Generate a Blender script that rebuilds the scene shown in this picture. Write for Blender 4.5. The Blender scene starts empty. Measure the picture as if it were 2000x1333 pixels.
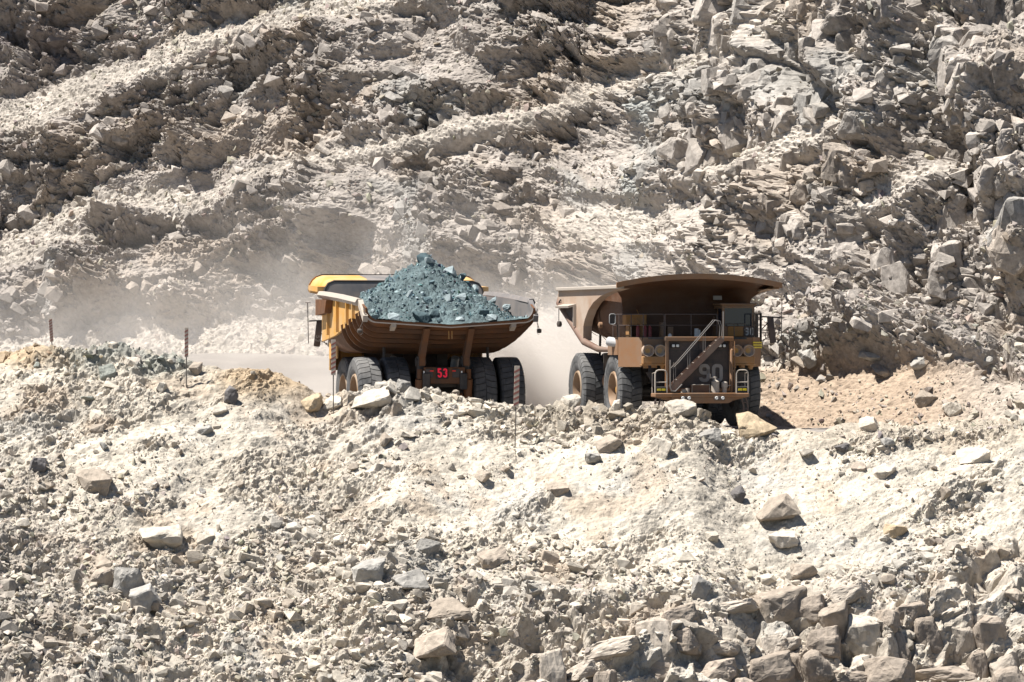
import bpy, bmesh, math, random, re
import numpy as np
from mathutils import Vector, Matrix, Euler

SC = bpy.context.scene
COL = SC.collection
R = math.radians

# ------------------------------------------------------------------ camera
CAM_Y, CAM_Z, FPX = -250.0, 4.0, 2000 * 187.5 / 36
cam_d = bpy.data.cameras.new('camera')
cam_d.lens, cam_d.sensor_width, cam_d.clip_start, cam_d.clip_end = 187.5, 36, 1.0, 3000
cam = bpy.data.objects.new('camera', cam_d); COL.objects.link(cam)
cam.location = (0, CAM_Y, CAM_Z); cam.rotation_euler = (R(90), 0, 0)
SC.camera = cam

# ------------------------------------------------------------------ daylight
SUN_EL, SUN_AZ = R(64), R(18)            # high sun, from the left and a little from the camera's side
sv = Vector((-math.cos(SUN_EL) * math.cos(SUN_AZ), -math.cos(SUN_EL) * math.sin(SUN_AZ), math.sin(SUN_EL)))
sun_d = bpy.data.lights.new('sun', 'SUN'); sun_d.energy = 5.0; sun_d.angle = R(0.53); sun_d.color = (1, 0.965, 0.90)
sun = bpy.data.objects.new('sun', sun_d); COL.objects.link(sun)
sun.rotation_euler = sv.to_track_quat('Z', 'Y').to_euler()
world = bpy.data.worlds.new('World'); SC.world = world; world.use_nodes = True
wn = world.node_tree; bg = wn.nodes['Background']
sky = wn.nodes.new('ShaderNodeTexSky'); sky.sky_type = 'NISHITA'; sky.sun_disc = False
sky.sun_elevation = SUN_EL; sky.sun_rotation = math.atan2(sv.x, sv.y); sky.dust_density = 2.0; sky.altitude = 2500
wn.links.new(sky.outputs[0], bg.inputs[0]); bg.inputs[1].default_value = 0.05
SC.view_settings.view_transform = 'Standard'; SC.view_settings.look = 'None'
SC.view_settings.exposure = 1.16; SC.view_settings.gamma = 1.0; SC.view_settings.use_curve_mapping = False
SC.render.engine = 'CYCLES'
SC.cycles.max_bounces = 8; SC.cycles.diffuse_bounces = 3; SC.cycles.volume_bounces = 4
SC.cycles.use_denoising = True

# ------------------------------------------------------------------ naming helpers
def tag(o, label=None, cat=None, group=None, kind=None):
    for k, v in (('label', label), ('category', cat), ('group', group), ('kind', kind)):
        if v: o[k] = v
    return o
def empty(name, loc=(0, 0, 0), rz=0, sc=1.0):
    o = bpy.data.objects.new(name, None); COL.objects.link(o)
    o.location = loc; o.rotation_euler = (0, 0, rz); o.scale = (sc, sc, sc); o.empty_display_size = 0.5
    return o
def mesh_obj(name, me, mat=None, parent=None):
    o = bpy.data.objects.new(name, me); COL.objects.link(o)
    if mat: 
        me.materials.clear(); me.materials.append(mat)
    if parent: o.parent = parent
    return o
def np_mesh(name, co, tris=None, quads=None):
    me = bpy.data.meshes.new(name)
    me.vertices.add(len(co)); me.vertices.foreach_set('co', np.ascontiguousarray(co, np.float32).ravel())
    f, n = (tris, 3) if quads is None else (quads, 4)
    me.loops.add(f.size); me.loops.foreach_set('vertex_index', np.ascontiguousarray(f, np.int32).ravel())
    me.polygons.add(len(f)); me.polygons.foreach_set('loop_start', np.arange(0, f.size, n, dtype=np.int32))
    me.polygons.foreach_set('use_smooth', np.zeros(len(f), bool))
    me.update(calc_edges=True)
    return me
def grid_quads(nr, nc):
    i = np.arange(nr * nc).reshape(nr, nc)
    return np.stack([i[:-1, :-1], i[:-1, 1:], i[1:, 1:], i[1:, :-1]], -1).reshape(-1, 4)
def color_attr(me, name, rgb):
    a = me.color_attributes.new(name, 'FLOAT_COLOR', 'POINT')
    c = np.ones((len(rgb), 4), np.float32); c[:, :3] = rgb
    a.data.foreach_set('color', c.ravel())
def img(x, y, z):
    d = y - CAM_Y
    return 1000 + FPX * x / d, 666.5 - FPX * (z - CAM_Z) / d
def P(px, py, Y):
    d = Y - CAM_Y
    return Vector(((px - 1000) * d / FPX, Y, CAM_Z + (666.5 - py) * d / FPX))

# ------------------------------------------------------------------ numpy noise
_rng = np.random.default_rng(11)
_TAB = _rng.random((8, 256, 256)).astype(np.float32)
def _h(ix, iy, k, seed):
    return _TAB[(k + seed) % 8, (ix + seed * 37) & 255, (iy + seed * 91) & 255]
def noise(x, y, seed=0):
    ix, iy = np.floor(x).astype(np.int32), np.floor(y).astype(np.int32)
    fx, fy = (x - ix).astype(np.float32), (y - iy).astype(np.float32)
    fx, fy = fx * fx * (3 - 2 * fx), fy * fy * (3 - 2 * fy)
    a, b, c, d = _h(ix, iy, 0, seed), _h(ix + 1, iy, 0, seed), _h(ix, iy + 1, 0, seed), _h(ix + 1, iy + 1, 0, seed)
    return (a + (b - a) * fx) * (1 - fy) + (c + (d - c) * fx) * fy      # 0..1
def fbm(x, y, seed=0, oct=4, gain=0.5):
    s, w, t = 0, 1.0, 0
    for i in range(oct):
        s = s + w * noise(x * 2 ** i + 7.3 * i, y * 2 ** i - 3.1 * i, seed + i); t += w; w *= gain
    return s / t
def voro(x, y, seed=0, box=0):
    """nearest jittered point: F1, F2, offset from it and four random numbers of its cell"""
    ix, iy = np.floor(x).astype(np.int32), np.floor(y).astype(np.int32)
    f1 = np.full(x.shape, 9.0, np.float32); f2 = f1.copy(); dx1 = np.zeros_like(f1); dy1 = dx1.copy()
    cx = ix.copy(); cy = iy.copy()
    for j in (-1, 0, 1):
        for i in (-1, 0, 1):
            jx, jy = ix + i, iy + j
            dx = (x - jx - 0.08 - 0.84 * _h(jx, jy, 1, seed)).astype(np.float32)
            dy = (y - jy - 0.08 - 0.84 * _h(jx, jy, 2, seed)).astype(np.float32)
            d = np.sqrt(dx * dx + dy * dy) if not box else np.maximum(np.abs(dx), np.abs(dy)) + box * np.minimum(np.abs(dx), np.abs(dy))
            m = d < f1
            f2 = np.where(m, f1, np.minimum(f2, d)); f1 = np.where(m, d, f1)
            dx1 = np.where(m, dx, dx1); dy1 = np.where(m, dy, dy1); cx = np.where(m, jx, cx); cy = np.where(m, jy, cy)
    return f1, f2, dx1, dy1, [_h(cx, cy, k, seed) for k in (3, 4, 5, 6)]
def smooth(a, b, x):
    t = np.clip((x - a) / (b - a), 0, 1); return t * t * (3 - 2 * t)
def curve(pts, x):
    p = np.array(pts, float); return np.interp(x, p[:, 0], p[:, 1])
def blob(px, py, cx, cy, rx, ry, soft=0.5):
    return 1 - smooth(1 - soft, 1 + soft, np.sqrt(((px - cx) / rx) ** 2 + ((py - cy) / ry) ** 2))

def facets(a, b, size, amp, seed, tilt=1.0, crack=0.0, up=0.0, off=0.5):
    """broken rock: every joint-bounded cell is its own tilted plane, standing proud or set back"""
    w = size * 0.09
    wa = (fbm(a / size * 1.3, b / size * 1.3, seed + 2, 3, .65) - 0.5) * 2 * w
    wb = (fbm(a / size * 1.3 + 40, b / size * 1.3 + 17, seed + 3, 3, .65) - 0.5) * 2 * w
    f1, f2, dx, dy, r = voro((a + wa) / size, (b + wb) / size, seed, 0.35)
    h = (r[0] - 0.5) * off * size + size * tilt * (dx * (r[1] - 0.5) + dy * (r[2] - 0.5 + up))
    if crack:
        g = np.clip((f2 - f1) / 0.07, 0, 1)
        h = h - (1 - g) ** 2 * size * crack * (0.4 + r[3])
    return amp * h
def blocks(a, b, size, amp, seed, tilt=1.0, steep=2.2, off=.5, rot=.7, gap=.0):
    """jointed rock: each cell a block with a tilted flat face and bevelled sides; neighbours meet in grooves"""
    w = .07
    x = (a / size + (fbm(a / size * 1.5, b / size * 1.5, seed + 2, 3, .6) - .5) * 2 * w * 2).astype(np.float32)
    y = (b / size + (fbm(a / size * 1.5 + 40, b / size * 1.5 + 17, seed + 3, 3, .6) - .5) * 2 * w * 2).astype(np.float32)
    ix, iy = np.floor(x).astype(np.int32), np.floor(y).astype(np.int32)
    h = np.full(x.shape, -9.0, np.float32)
    for j in (-1, 0, 1):
        for i in (-1, 0, 1):
            jx, jy = ix + i, iy + j
            dx = x - jx - .1 - .8 * _h(jx, jy, 1, seed); dy = y - jy - .1 - .8 * _h(jx, jy, 2, seed)
            r0, r1, r2, r3, r4 = [_h(jx, jy, k, seed) for k in (3, 4, 5, 6, 7)]
            t = (r3 - .5) * 2 * rot; ct = 1 - t * t / 2; st = t - t ** 3 / 6
            u = dx * ct + dy * st; v = dy * ct - dx * st
            rad = .40 - gap + .28 * r4
            base = (r0 - .5) * off
            top = base + tilt * (u * (r1 - .5) + v * (r2 - .5))
            side = base + steep * (rad - np.maximum(np.maximum(np.abs(u), np.abs(v)), np.abs(u * .62 + v * .62 * np.where(r1 > .5, 1, -1)) * 1.0))
            h = np.maximum(h, np.minimum(top, side))
    return amp * size * np.maximum(h, -.9)
def stones(a, b, size, seed, cover, flat=0.6):
    """loose stones lying on fines: angular little humps in a share of the cells"""
    f1, f2, dx, dy, r = voro(a / size, b / size, seed)
    rad = 0.22 + 0.38 * r[0]
    ang = r[2] * 6.28
    tl = dx * np.cos(ang) + dy * np.sin(ang)
    s = np.minimum(np.minimum(1 - f1 / rad, 0.55 + 0.5 * tl / rad), 0.75 - 0.9 * np.abs(dx * np.sin(ang) - dy * np.cos(ang)) / rad + 0.4)
    return np.where(r[1] < cover, np.clip(s, 0, 1) * rad * size * (flat + 0.8 * r[3]), 0)
# ------------------------------------------------------------------ earth and rock materials
def N(nt, typ, **kw):
    n = nt.nodes.new(typ)
    for k, v in kw.items():
        if k.startswith('i_'):
            key = k[2:]; n.inputs[int(key) if key.isdigit() else key].default_value = v
        else: setattr(n, k, v)
    return n
def new_mat(name, rough=0.8, color=(0.5, 0.5, 0.5), metal=0.0, spec=0.5):
    m = bpy.data.materials.new(name); m.use_nodes = True
    b = m.node_tree.nodes['Principled BSDF']
    b.inputs['Base Color'].default_value = (*color, 1); b.inputs['Roughness'].default_value = rough
    b.inputs['Metallic'].default_value = metal; b.inputs['Specular IOR Level'].default_value = spec
    return m, m.node_tree, b
def earth_mat(name, scale=1.0, bump=0.6, attr='tint', var=0.35):
    m, nt, b = new_mat(name, 0.95, spec=0.1)
    L = nt.links.new
    at = N(nt, 'ShaderNodeVertexColor', layer_name=attr)
    geo = N(nt, 'ShaderNodeNewGeometry')
    n1 = N(nt, 'ShaderNodeTexNoise', i_Scale=3.5 * scale, i_Detail=8.0, i_Roughness=0.7)
    n2 = N(nt, 'ShaderNodeTexNoise', i_Scale=0.35 * scale, i_Detail=6.0, i_Roughness=0.65)
    L(geo.outputs['Position'], n1.inputs['Vector']); L(geo.outputs['Position'], n2.inputs['Vector'])
    mr = N(nt, 'ShaderNodeMapRange', i_1=0.3, i_2=0.7, i_3=1 - var, i_4=1 + var)
    L(n1.outputs[0], mr.inputs[0])
    mr2 = N(nt, 'ShaderNodeMapRange', i_1=0.3, i_2=0.7, i_3=0.82 * .72, i_4=1.15 * .72)
    L(n2.outputs[0], mr2.inputs[0])
    mu = N(nt, 'ShaderNodeMath', operation='MULTIPLY'); L(mr.outputs[0], mu.inputs[0]); L(mr2.outputs[0], mu.inputs[1])
    mx = N(nt, 'ShaderNodeVectorMath', operation='SCALE'); L(at.outputs['Color'], mx.inputs[0]); L(mu.outputs[0], mx.inputs['Scale'])
    L(mx.outputs[0], b.inputs['Base Color'])
    bp = N(nt, 'ShaderNodeBump', i_Strength=bump, i_Distance=0.06)
    n3 = N(nt, 'ShaderNodeTexNoise', i_Scale=9.0 * scale, i_Detail=7.0, i_Roughness=0.75)
    L(geo.outputs['Position'], n3.inputs['Vector']); L(n3.outputs[0], bp.inputs['Height']); L(bp.outputs[0], b.inputs['Normal'])
    return m
MAT_CLIFF = earth_mat('quarry_rock', 1.0, 0.7)
MAT_SLOPE = earth_mat('broken_pale_rock', 1.0, 0.7)
MAT_ROAD = earth_mat('dusty_road', 1.0, 0.3, var=0.1)

def sheet_axis(lo, hi, step, outer, n_out):
    mid = np.arange(lo, hi + 1e-6, step)
    g = (np.linspace(0, 1, n_out + 1)[1:]) ** 1.8
    return np.concatenate([(lo - g * (outer + lo * 1.0 + 0)) if False else lo - (g * (lo + outer))[::-1], mid, hi + g * (outer - hi)])
def normals_of(X, Y, Z):
    p = np.stack([X, Y, Z], -1)
    du = np.gradient(p, axis=1); dv = np.gradient(p, axis=0)
    n = np.cross(du, dv); n /= np.linalg.norm(n, axis=-1, keepdims=True) + 1e-9
    return n
def blur(a, k):
    for ax in (0, 1):
        c = np.cumsum(np.concatenate([np.repeat(np.take(a, [0], ax), k + 1, ax), a, np.repeat(np.take(a, [-1], ax), k, ax)], ax), ax)
        sl1 = [slice(None)] * a.ndim; sl2 = list(sl1)
        sl1[ax] = slice(2 * k + 1, None); sl2[ax] = slice(0, -(2 * k + 1))
        a = (c[tuple(sl1)] - c[tuple(sl2)]) / (2 * k + 1)
    return a
def mixc(c, col, w):
    return c + (np.array(col) - c) * w[..., None]

# ------------------------------------------------------------------ the haul road
def road_z(x, y):
    return 3.4 * smooth(14, 44, y) + 0.04 * smooth(10, -40, x) * np.clip(y, 0, 30) * 0
gx, gy = np.linspace(-90, 90, 121), np.linspace(-5.5, 110, 116)
GX, GY = np.meshgrid(gx, gy)
GZ = road_z(GX, GY) + (fbm(GX * .3, GY * .3, 3) - .5) * 0.25 - 0.12 - 1.2 * smooth(-2.5, -5, GY)
me = np_mesh('haul_road', np.stack([GX, GY, GZ], -1).reshape(-1, 3), quads=grid_quads(116, 121))
color_attr(me, 'tint', np.tile([0.31, 0.28, 0.255], (GX.size, 1)))
tag(mesh_obj('haul_road', me, MAT_ROAD), kind='structure')

# ------------------------------------------------------------------ the cliff of the pit wall
def build_cliff():
    u = sheet_axis(-34, 31, 0.068, 75, 36)
    ytoe = curve([(-90, 75), (-34, 50), (-12, 41), (0, 31), (4, 25), (8, 16.5), (11, 10.5), (13, 6.5), (16, 3.0), (20, 0), (26, -3), (34, -6), (90, -30)], u)
    ytoe = blur(np.tile(ytoe, (3, 1)), 12)[1]
    y = ytoe.copy(); z = road_z(u, ytoe) - 1.2; x = u.copy()
    rows = []; vs = []; ang_rows = []
    steps = [0.075] * 413 + list(np.linspace(0.1, 1.6, 36))
    A = [(-400, 330), (0, 236), (150, 178), (300, 118), (450, 68), (600, 30), (725, 2), (900, -60), (2400, -400)]
    B = [(-400, 560), (0, 490), (115, 432), (215, 402), (375, 383), (500, 345), (650, 300), (850, 250), (1000, 226), (1175, 175), (1350, 112), (1480, 60), (1700, -40), (2400, -260)]
    talus_rows = []
    v = 0.0
    for k, ds in enumerate(steps):
        px, py = img(x, y, z)
        wob = (fbm(u * .22, np.full_like(u, v * .22), 21, 4) - .5) * 60
        def band(pts, half):
            d = np.abs(py - curve(pts, px) + wob)
            return 1 - smooth(half * .6, half * 1.4, d)
        t = np.maximum(band(A, 26 + 14 * smooth(500, 0, px)), band(B, 20) * smooth(1600, 1350, px))
        t = np.maximum(t, blob(px, py + wob * .5, 1210, 445, 130, 42))
        t = np.maximum(t, blob(px, py + wob * .3 + .38 * (px - 1500), 1500, 290, 150, 26))
        t = np.maximum(t, blob(px, py + wob * .3 + .55 * (px - 1760), 1760, 360, 120, 20))
        t = np.maximum(t, blob(px, py + wob * .3 + .3 * (px - 100), 60, 480, 130, 20))
        # apron of dust and scree at the foot of the wall
        foot = curve([(-400, 660), (0, 650), (200, 640), (450, 615), (650, 600), (800, 600), (1000, 600), (1100, 590), (1200, 570), (1400, 620), (1490, 690), (1600, 710), (1750, 700), (1900, 740), (2400, 740)], px)
        t = np.maximum(t, smooth(-14, 22, py - foot + wob * .5))
        right = smooth(1250, 1500, px)
        face = 66 - 8 * right + (fbm(u * .12, np.full_like(u, v * .12), 5, 3) - .5) * 34
        ang = np.radians(face * (1 - t) + t * (38 + 4 * right))
        rows.append(np.stack([x, y, z], -1)); vs.append(v); talus_rows.append(t)
        y = y + np.cos(ang) * ds; z = z + np.sin(ang) * ds; x = x + np.cos(ang) * ds * 0.10
        v += ds
    p = np.stack(rows); t = np.stack(talus_rows)
    p[..., 1:] = blur(p[..., 1:], 5)
    a = np.tile(u, (len(vs), 1)); b = np.tile(np.array(vs)[:, None], (1, len(u)))
    px, py = img(p[..., 0], p[..., 1], p[..., 2])
    n = normals_of(p[..., 0], p[..., 1], p[..., 2]); n = blur(n, 6)
    rockm = 1 - blur(t, 6)
    right = smooth(1150, 1450, px + 120 * (fbm(a * .1, b * .1, 9) - .5))
    left = 1 - right
    # big folds and gullies
    h = (fbm(a * .11, b * .16, 31, 3) - .5) * 2.6 * rockm
    th = R(24); a1 = a * math.cos(th) + b * math.sin(th); b1 = (-a * math.sin(th) + b * math.cos(th)) * 1.55
    th = R(8); a2 = (a * math.cos(th) + b * math.sin(th)) * 1.25; b2 = (-a * math.sin(th) + b * math.cos(th)) * 0.85
    rough_l = 0.30 + 1.2 * smooth(.38, .60, fbm(a * .25, b * .3, 12, 3))
    h += left * rockm * (blocks(a1, b1, 5.5, .75, 1, 1.3, 1.2, .5) + rough_l * (blocks(a1, b1, 2.3, .60, 2, 1.9, 1.9, .5) + .8 * blocks(a1, b1, 1.0, .55, 3, 2.2, 2.2, .5)
         + facets(a1, b1, .90, .28, 3, 2.0, .10, .0, .3) + facets(a1, b1, .45, .55, 4, 2.2, .16, .0, .3)) + (.25 + .65 * rough_l) * facets(a1, b1, .20, .8, 5, 2.2, .15, 0, .3))
    rough_r = 0.35 + 1.1 * smooth(.38, .60, fbm(a * .22 + 9, b * .22, 14, 3))
    h += right * rockm * (blocks(a2, b2, 4.8, 1.0, 6, 1.5, 1.6, .5) + blocks(a2, b2, 2.0, .75, 7, 1.9, 2.2, .5) + rough_r * (.8 * blocks(a2, b2, .95, .62, 8, 2.2, 2.4, .5)
         + facets(a2, b2, .85, .30, 8, 2.0, .12, .0, .3) + facets(a1, b1, .42, .60, 9, 2.2, .18, .0, .3)) + (.25 + .65 * rough_r) * facets(a2, b2, .20, .8, 10, 2.2, .15, 0, .3))
    tal = (1 - rockm) * (1 - .6 * smooth(690, 740, py) * smooth(1440, 1500, px))
    h += tal * ((fbm(a * .8, b * .8, 33, 4) - .5) * .45 + blocks(a1, b1, 1.1, .25, 3, 1.6, 1.6) + blocks(a1, b1, .45, .40, 4, 2.0) + blocks(a1, b1, .22, .6, 5, 2.0)
         + (fbm(a * 6, b * 6, 35, 3) - .5) * .07)
    # smooth dusty foot on the far left and the tan soil bank right of the empty truck
    p = p + n * h[..., None]
    # colours of the rock, with shade painted in at the upper left
    c = np.tile(np.array([0.395, 0.352, 0.315]), a.shape + (1,))
    c = mixc(c, (0.465, 0.415, 0.368), right * .8)
    f1, f2, dx, dy, r = voro(a1 / 1.7, b1 / 1.7, 3)
    c = c * (1 + (r[0] - .5) * .28)[..., None]
    c = mixc(c, (0.40, 0.32, 0.245), .45 * smooth(.52, .72, fbm(a * .3, b * .35, 41, 4)))
    c = mixc(c, (0.32, 0.32, 0.305), .5 * smooth(.60, .75, fbm(a * .35 + 5, b * .3, 43, 4)))
    c = mixc(c, (0.42, 0.435, 0.415), .6 * np.maximum(blob(px, py, 1255, 225, 45, 60), blob(px, py, 1250, 330, 26, 70)) * smooth(.3, .6, fbm(a * .9, b * .9, 44)))
    c = mixc(c, (0.19, 0.16, 0.16), .6 * blob(px, py, 60, 130, 170, 90) * smooth(.3, .6, fbm(a * .4, b * .4, 45)))  # shade on the upper left wall, painted into the rock colour
    c = mixc(c, (0.53, 0.475, 0.412), (1 - rockm) * .85)
    c = mixc(c, (0.42, 0.325, 0.245), smooth(690, 730, py - 40 * (fbm(a * .3, b * .3, 46) - .5)) * smooth(1440, 1500, px) * smooth(2080, 1760, px))
    c = mixc(c, (0.52, 0.47, 0.405), smooth(640, 690, py) * smooth(1100, 900, px))
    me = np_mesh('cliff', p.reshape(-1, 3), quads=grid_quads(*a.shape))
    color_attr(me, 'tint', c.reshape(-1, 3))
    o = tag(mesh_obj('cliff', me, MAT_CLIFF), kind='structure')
    return p, n, px, py, c, rockm
CLIFF_P, CLIFF_N, CLIFF_PX, CLIFF_PY, CLIFF_C, CLIFF_ROCK = build_cliff()

# ------------------------------------------------------------------ the rubble slope with the berm on top of it
CREST = [(-500, 700), (0, 690), (60, 676), (150, 692), (220, 684), (330, 694), (400, 708), (500, 712), (560, 736), (600, 762), (640, 776), (700, 764), (770, 745), (840, 760), (900, 776), (1000, 797), (1100, 786),
         (1200, 796), (1300, 788), (1350, 792), (1400, 822), (1440, 838), (1520, 842), (1700, 848), (1780, 850), (1900, 844), (2000, 836), (2500, 800)]
def build_slope():
    u = sheet_axis(-27.5, 27.5, 0.056, 70, 36)
    pxc = 1000 + FPX * u / 241
    yc = -9.0 + 2.0 * smooth(16, 26, u) + (fbm(u * .2, u * 0, 51) - .5) * 1.2
    zc = CAM_Z + (666.5 - curve(CREST, pxc)) * (yc - CAM_Y) / FPX
    zc = blur(np.tile(zc, (3, 1)), 6)[1]
    back = []
    y, z = yc.copy(), zc.copy()
    flat = smooth(12.5, 15, u)
    for ds in [0.09] * 30 + [0.4] * 18:
        ang = np.radians(36 * (1 - flat) - 1.5 * flat)
        y = y + np.cos(ang) * ds; z = z - np.sin(ang) * ds
        back.append(np.stack([u, y, z], -1))
    rows = back[::-1]
    y, z = yc.copy(), zc.copy(); v = 0
    for k, ds in enumerate([0.075] * 300 + list(np.linspace(.1, 1.5, 26))):
        rows.append(np.stack([u, y, z], -1))
        px, py = img(u, y, z)
        wob = (fbm(u * .25, np.full_like(u, v * .25), 52, 4) - .5) * 80
        a = 35 + (fbm(u * .15, np.full_like(u, v * .15), 53, 3) - .5) * 12
        a = a + 4 * smooth(1, 3, v) * 0
        shoulder = curve([(1000, 700), (1150, 830), (1300, 885), (1450, 890), (1600, 900), (1750, 915), (1900, 930), (2100, 930)], px)
        g = smooth(900, 1600, px) * smooth(shoulder - 4, shoulder - 30, py)
        a = a * (1 - g) + 28 * g
        rock = smooth(1120, 1180, py + wob - 60 * smooth(600, 1300, px) + 60 * smooth(1700, 1950, px)) * smooth(500, 900, px)
        a = a + 12 * rock * smooth(900, 1400, px) + 5 * rock
        # the lip before the shoulder: steep just under the rounded top
        a = np.radians(np.clip(a, 12, 66))
        y = y - np.cos(a) * ds; z = z - np.sin(a) * ds; v += ds
    p = np.stack(rows); nb = len(back)
    p[..., 1:] = blur(p[..., 1:], 3)
    vs = np.concatenate([np.linspace(-7, -.05, nb), np.cumsum([0.075] * 300 + list(np.linspace(.1, 1.5, 26)))])
    a = np.tile(u, (len(vs), 1)); b = np.tile(-vs[:, None], (1, len(u)))
    px, py = img(p[..., 0], p[..., 1], p[..., 2])
    n = -normals_of(p[..., 0], p[..., 1], p[..., 2])
    n = np.where(n[..., 2:] < 0, -n, n); n = blur(n, 6)
    wob = (fbm(a * .25, b * .25, 52, 4) - .5) * 120
    rock = smooth(1090, 1190, py + wob - 30 * smooth(700, 1300, px) + 90 * smooth(1700, 1950, px)) * smooth(350, 900, px + wob)
    rock = np.maximum(rock, .5 * smooth(1000, 1120, py + wob) * smooth(700, 300, px))
    rock = np.maximum(rock, .55 * smooth(930, 1010, py + wob) * smooth(160, 40, px))
    ra, rb = a * .82 + b * .57, -a * .57 + b * .82
    broken = smooth(.48, .60, fbm(ra * .16, rb * .5, 54, 5, .6) + .16 * smooth(980, 1150, py) * smooth(1500, 900, px) - .14 * blob(px, py, 1500, 1000, 380, 130) + .1 * smooth(850, 700, py))
    lump = np.maximum(blob(px, py, 1180, 800, 300, 60), blob(px, py, 760, 775, 120, 40))
    lump = np.maximum(lump, blob(px, py, 260, 705, 170, 30))
    h = (fbm(ra * .3, rb * .6, 55, 4) - .5) * .85 + (fbm(a * 2, b * 2, 57, 4) - .5) * .22
    th = R(20); a1 = a * math.cos(th) + b * math.sin(th); b1 = (-a * math.sin(th) + b * math.cos(th)) * 1.5
    th = R(6); a2 = (a * math.cos(th) + b * math.sin(th)) * .95; b2 = (-a * math.sin(th) + b * math.cos(th)) * 1.05
    big = smooth(1150, 1330, px)
    h += rock * big * (blocks(a2, b2, 3.2, .55, 16, 1.2, 1.6, .4, .3) + blocks(a2, b2, 1.45, .95, 17, 1.3, 3.0, .5, .35) + .5 * blocks(a2, b2, .55, .6, 18, 1.6, 2.6, .5, .5))
    h += rock * (1 - big) * (blocks(a1, b1, 2.4, .6, 13, 1.4, 1.8, .5, .5) + blocks(a1, b1, 1.0, .75, 14, 1.9, 2.6, .5, .6) + blocks(a1, b1, .46, .7, 15, 2.1, 2.4))
    h += rock * (.8 - .45 * big) * blocks(a2, b2, .23, .6, 19, 2.0, 2.0)
    loose = 1 - rock * .8
    h += broken * loose * (blocks(a1, b1, .85, .30, 20, 2.0, 2.0, .6) + blocks(a1, b1, .40, .55, 12, 2.2, 2.2, .6))
    h += lump * (blocks(a1, b1, .95, .5, 24, 2.0, 2.0, .6) + blocks(a1, b1, .42, .6, 25, 2.0, 2.2, .6))
    h += loose * (blocks(a1, b1, .24, .12 + .42 * broken, 26, 2.0, 2.0) + (.15 + .25 * broken) * blocks(a1, b1, .15, 1.0, 27, 2.0, 2.0) + (fbm(a * 5, b * 5, 58, 3) - .5) * .05)
    fade = smooth(-7, -3, -np.abs(vs + 3.5) + 3.5)[:, None] * 0 + 1
    p = p + n * (h * fade)[..., None]
    c = np.tile(np.array([0.60, 0.535, 0.445]), a.shape + (1,))
    c = mixc(c, (0.53, 0.475, 0.40), smooth(.45, .70, fbm(a * .2, b * .25, 61, 4)))
    c = mixc(c, (0.51, 0.45, 0.38), .8 * np.maximum(rock, broken * .4))
    f1, f2, dx, dy, r = voro(a1 / .9, b1 / .9, 5)
    c = c * (1 + (r[0] - .5) * .22 * np.maximum(rock, .3))[..., None]
    c = mixc(c, (0.48, 0.45, 0.405), .6 * smooth(.58, .72, fbm(a * .35 + 3, b * .35, 62, 4)))
    c = mixc(c, (0.44, 0.34, 0.25), .5 * smooth(.60, .74, fbm(a * .5 + 8, b * .5, 63, 4)))
    tan = np.maximum(blob(px, py, 60, 685, 120, 34), blob(px, py, 520, 735, 100, 42))
    c = mixc(c, (0.47, 0.35, 0.225), .85 * tan)
    c = mixc(c, (0.36, 0.36, 0.32), .8 * blob(px, py, 250, 702, 150, 30) * smooth(.3, .6, fbm(a, b, 64)))
    c = mixc(c, (0.42, 0.36, 0.285), .7 * np.maximum(blob(px, py, 1240, 805, 210, 42), smooth(1480, 1620, px) * smooth(900, 850, py)))
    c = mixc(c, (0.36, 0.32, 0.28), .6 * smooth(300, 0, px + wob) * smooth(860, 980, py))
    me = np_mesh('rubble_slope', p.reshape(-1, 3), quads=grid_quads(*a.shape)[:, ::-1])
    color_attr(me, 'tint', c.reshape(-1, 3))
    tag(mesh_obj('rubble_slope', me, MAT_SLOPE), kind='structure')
    return p, n, px, py, c, rock, broken
SLOPE_P, SLOPE_N, SLOPE_PX, SLOPE_PY, SLOPE_C, SLOPE_ROCK, SLOPE_BROKEN = build_slope()
# ------------------------------------------------------------------ loose rock
def stone_mat(name, col, var=0.3):
    m, nt, b = new_mat(name, 0.93, spec=0.12)
    L = nt.links.new
    oi = N(nt, 'ShaderNodeObjectInfo'); tc = N(nt, 'ShaderNodeTexCoord')
    n1 = N(nt, 'ShaderNodeTexNoise', i_Scale=2.2, i_Detail=8.0, i_Roughness=0.7); L(tc.outputs['Object'], n1.inputs['Vector'])
    mr = N(nt, 'ShaderNodeMapRange', i_1=0.3, i_2=0.7, i_3=1 - var, i_4=1 + var); L(n1.outputs[0], mr.inputs[0])
    mr2 = N(nt, 'ShaderNodeMapRange', i_3=0.85 * .72, i_4=1.15 * .72); L(oi.outputs['Random'], mr2.inputs[0])
    mu = N(nt, 'ShaderNodeMath', operation='MULTIPLY'); L(mr.outputs[0], mu.inputs[0]); L(mr2.outputs[0], mu.inputs[1])
    sc = N(nt, 'ShaderNodeVectorMath', operation='SCALE'); sc.inputs[0].default_value = col; L(mu.outputs[0], sc.inputs['Scale'])
    L(sc.outputs[0], b.inputs['Base Color'])
    n3 = N(nt, 'ShaderNodeTexNoise', i_Scale=9.0, i_Detail=7.0, i_Roughness=0.75); L(tc.outputs['Object'], n3.inputs['Vector'])
    bp = N(nt, 'ShaderNodeBump', i_Strength=0.6, i_Distance=0.06); L(n3.outputs[0], bp.inputs['Height']); L(bp.outputs[0], b.inputs['Normal'])
    return m
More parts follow.
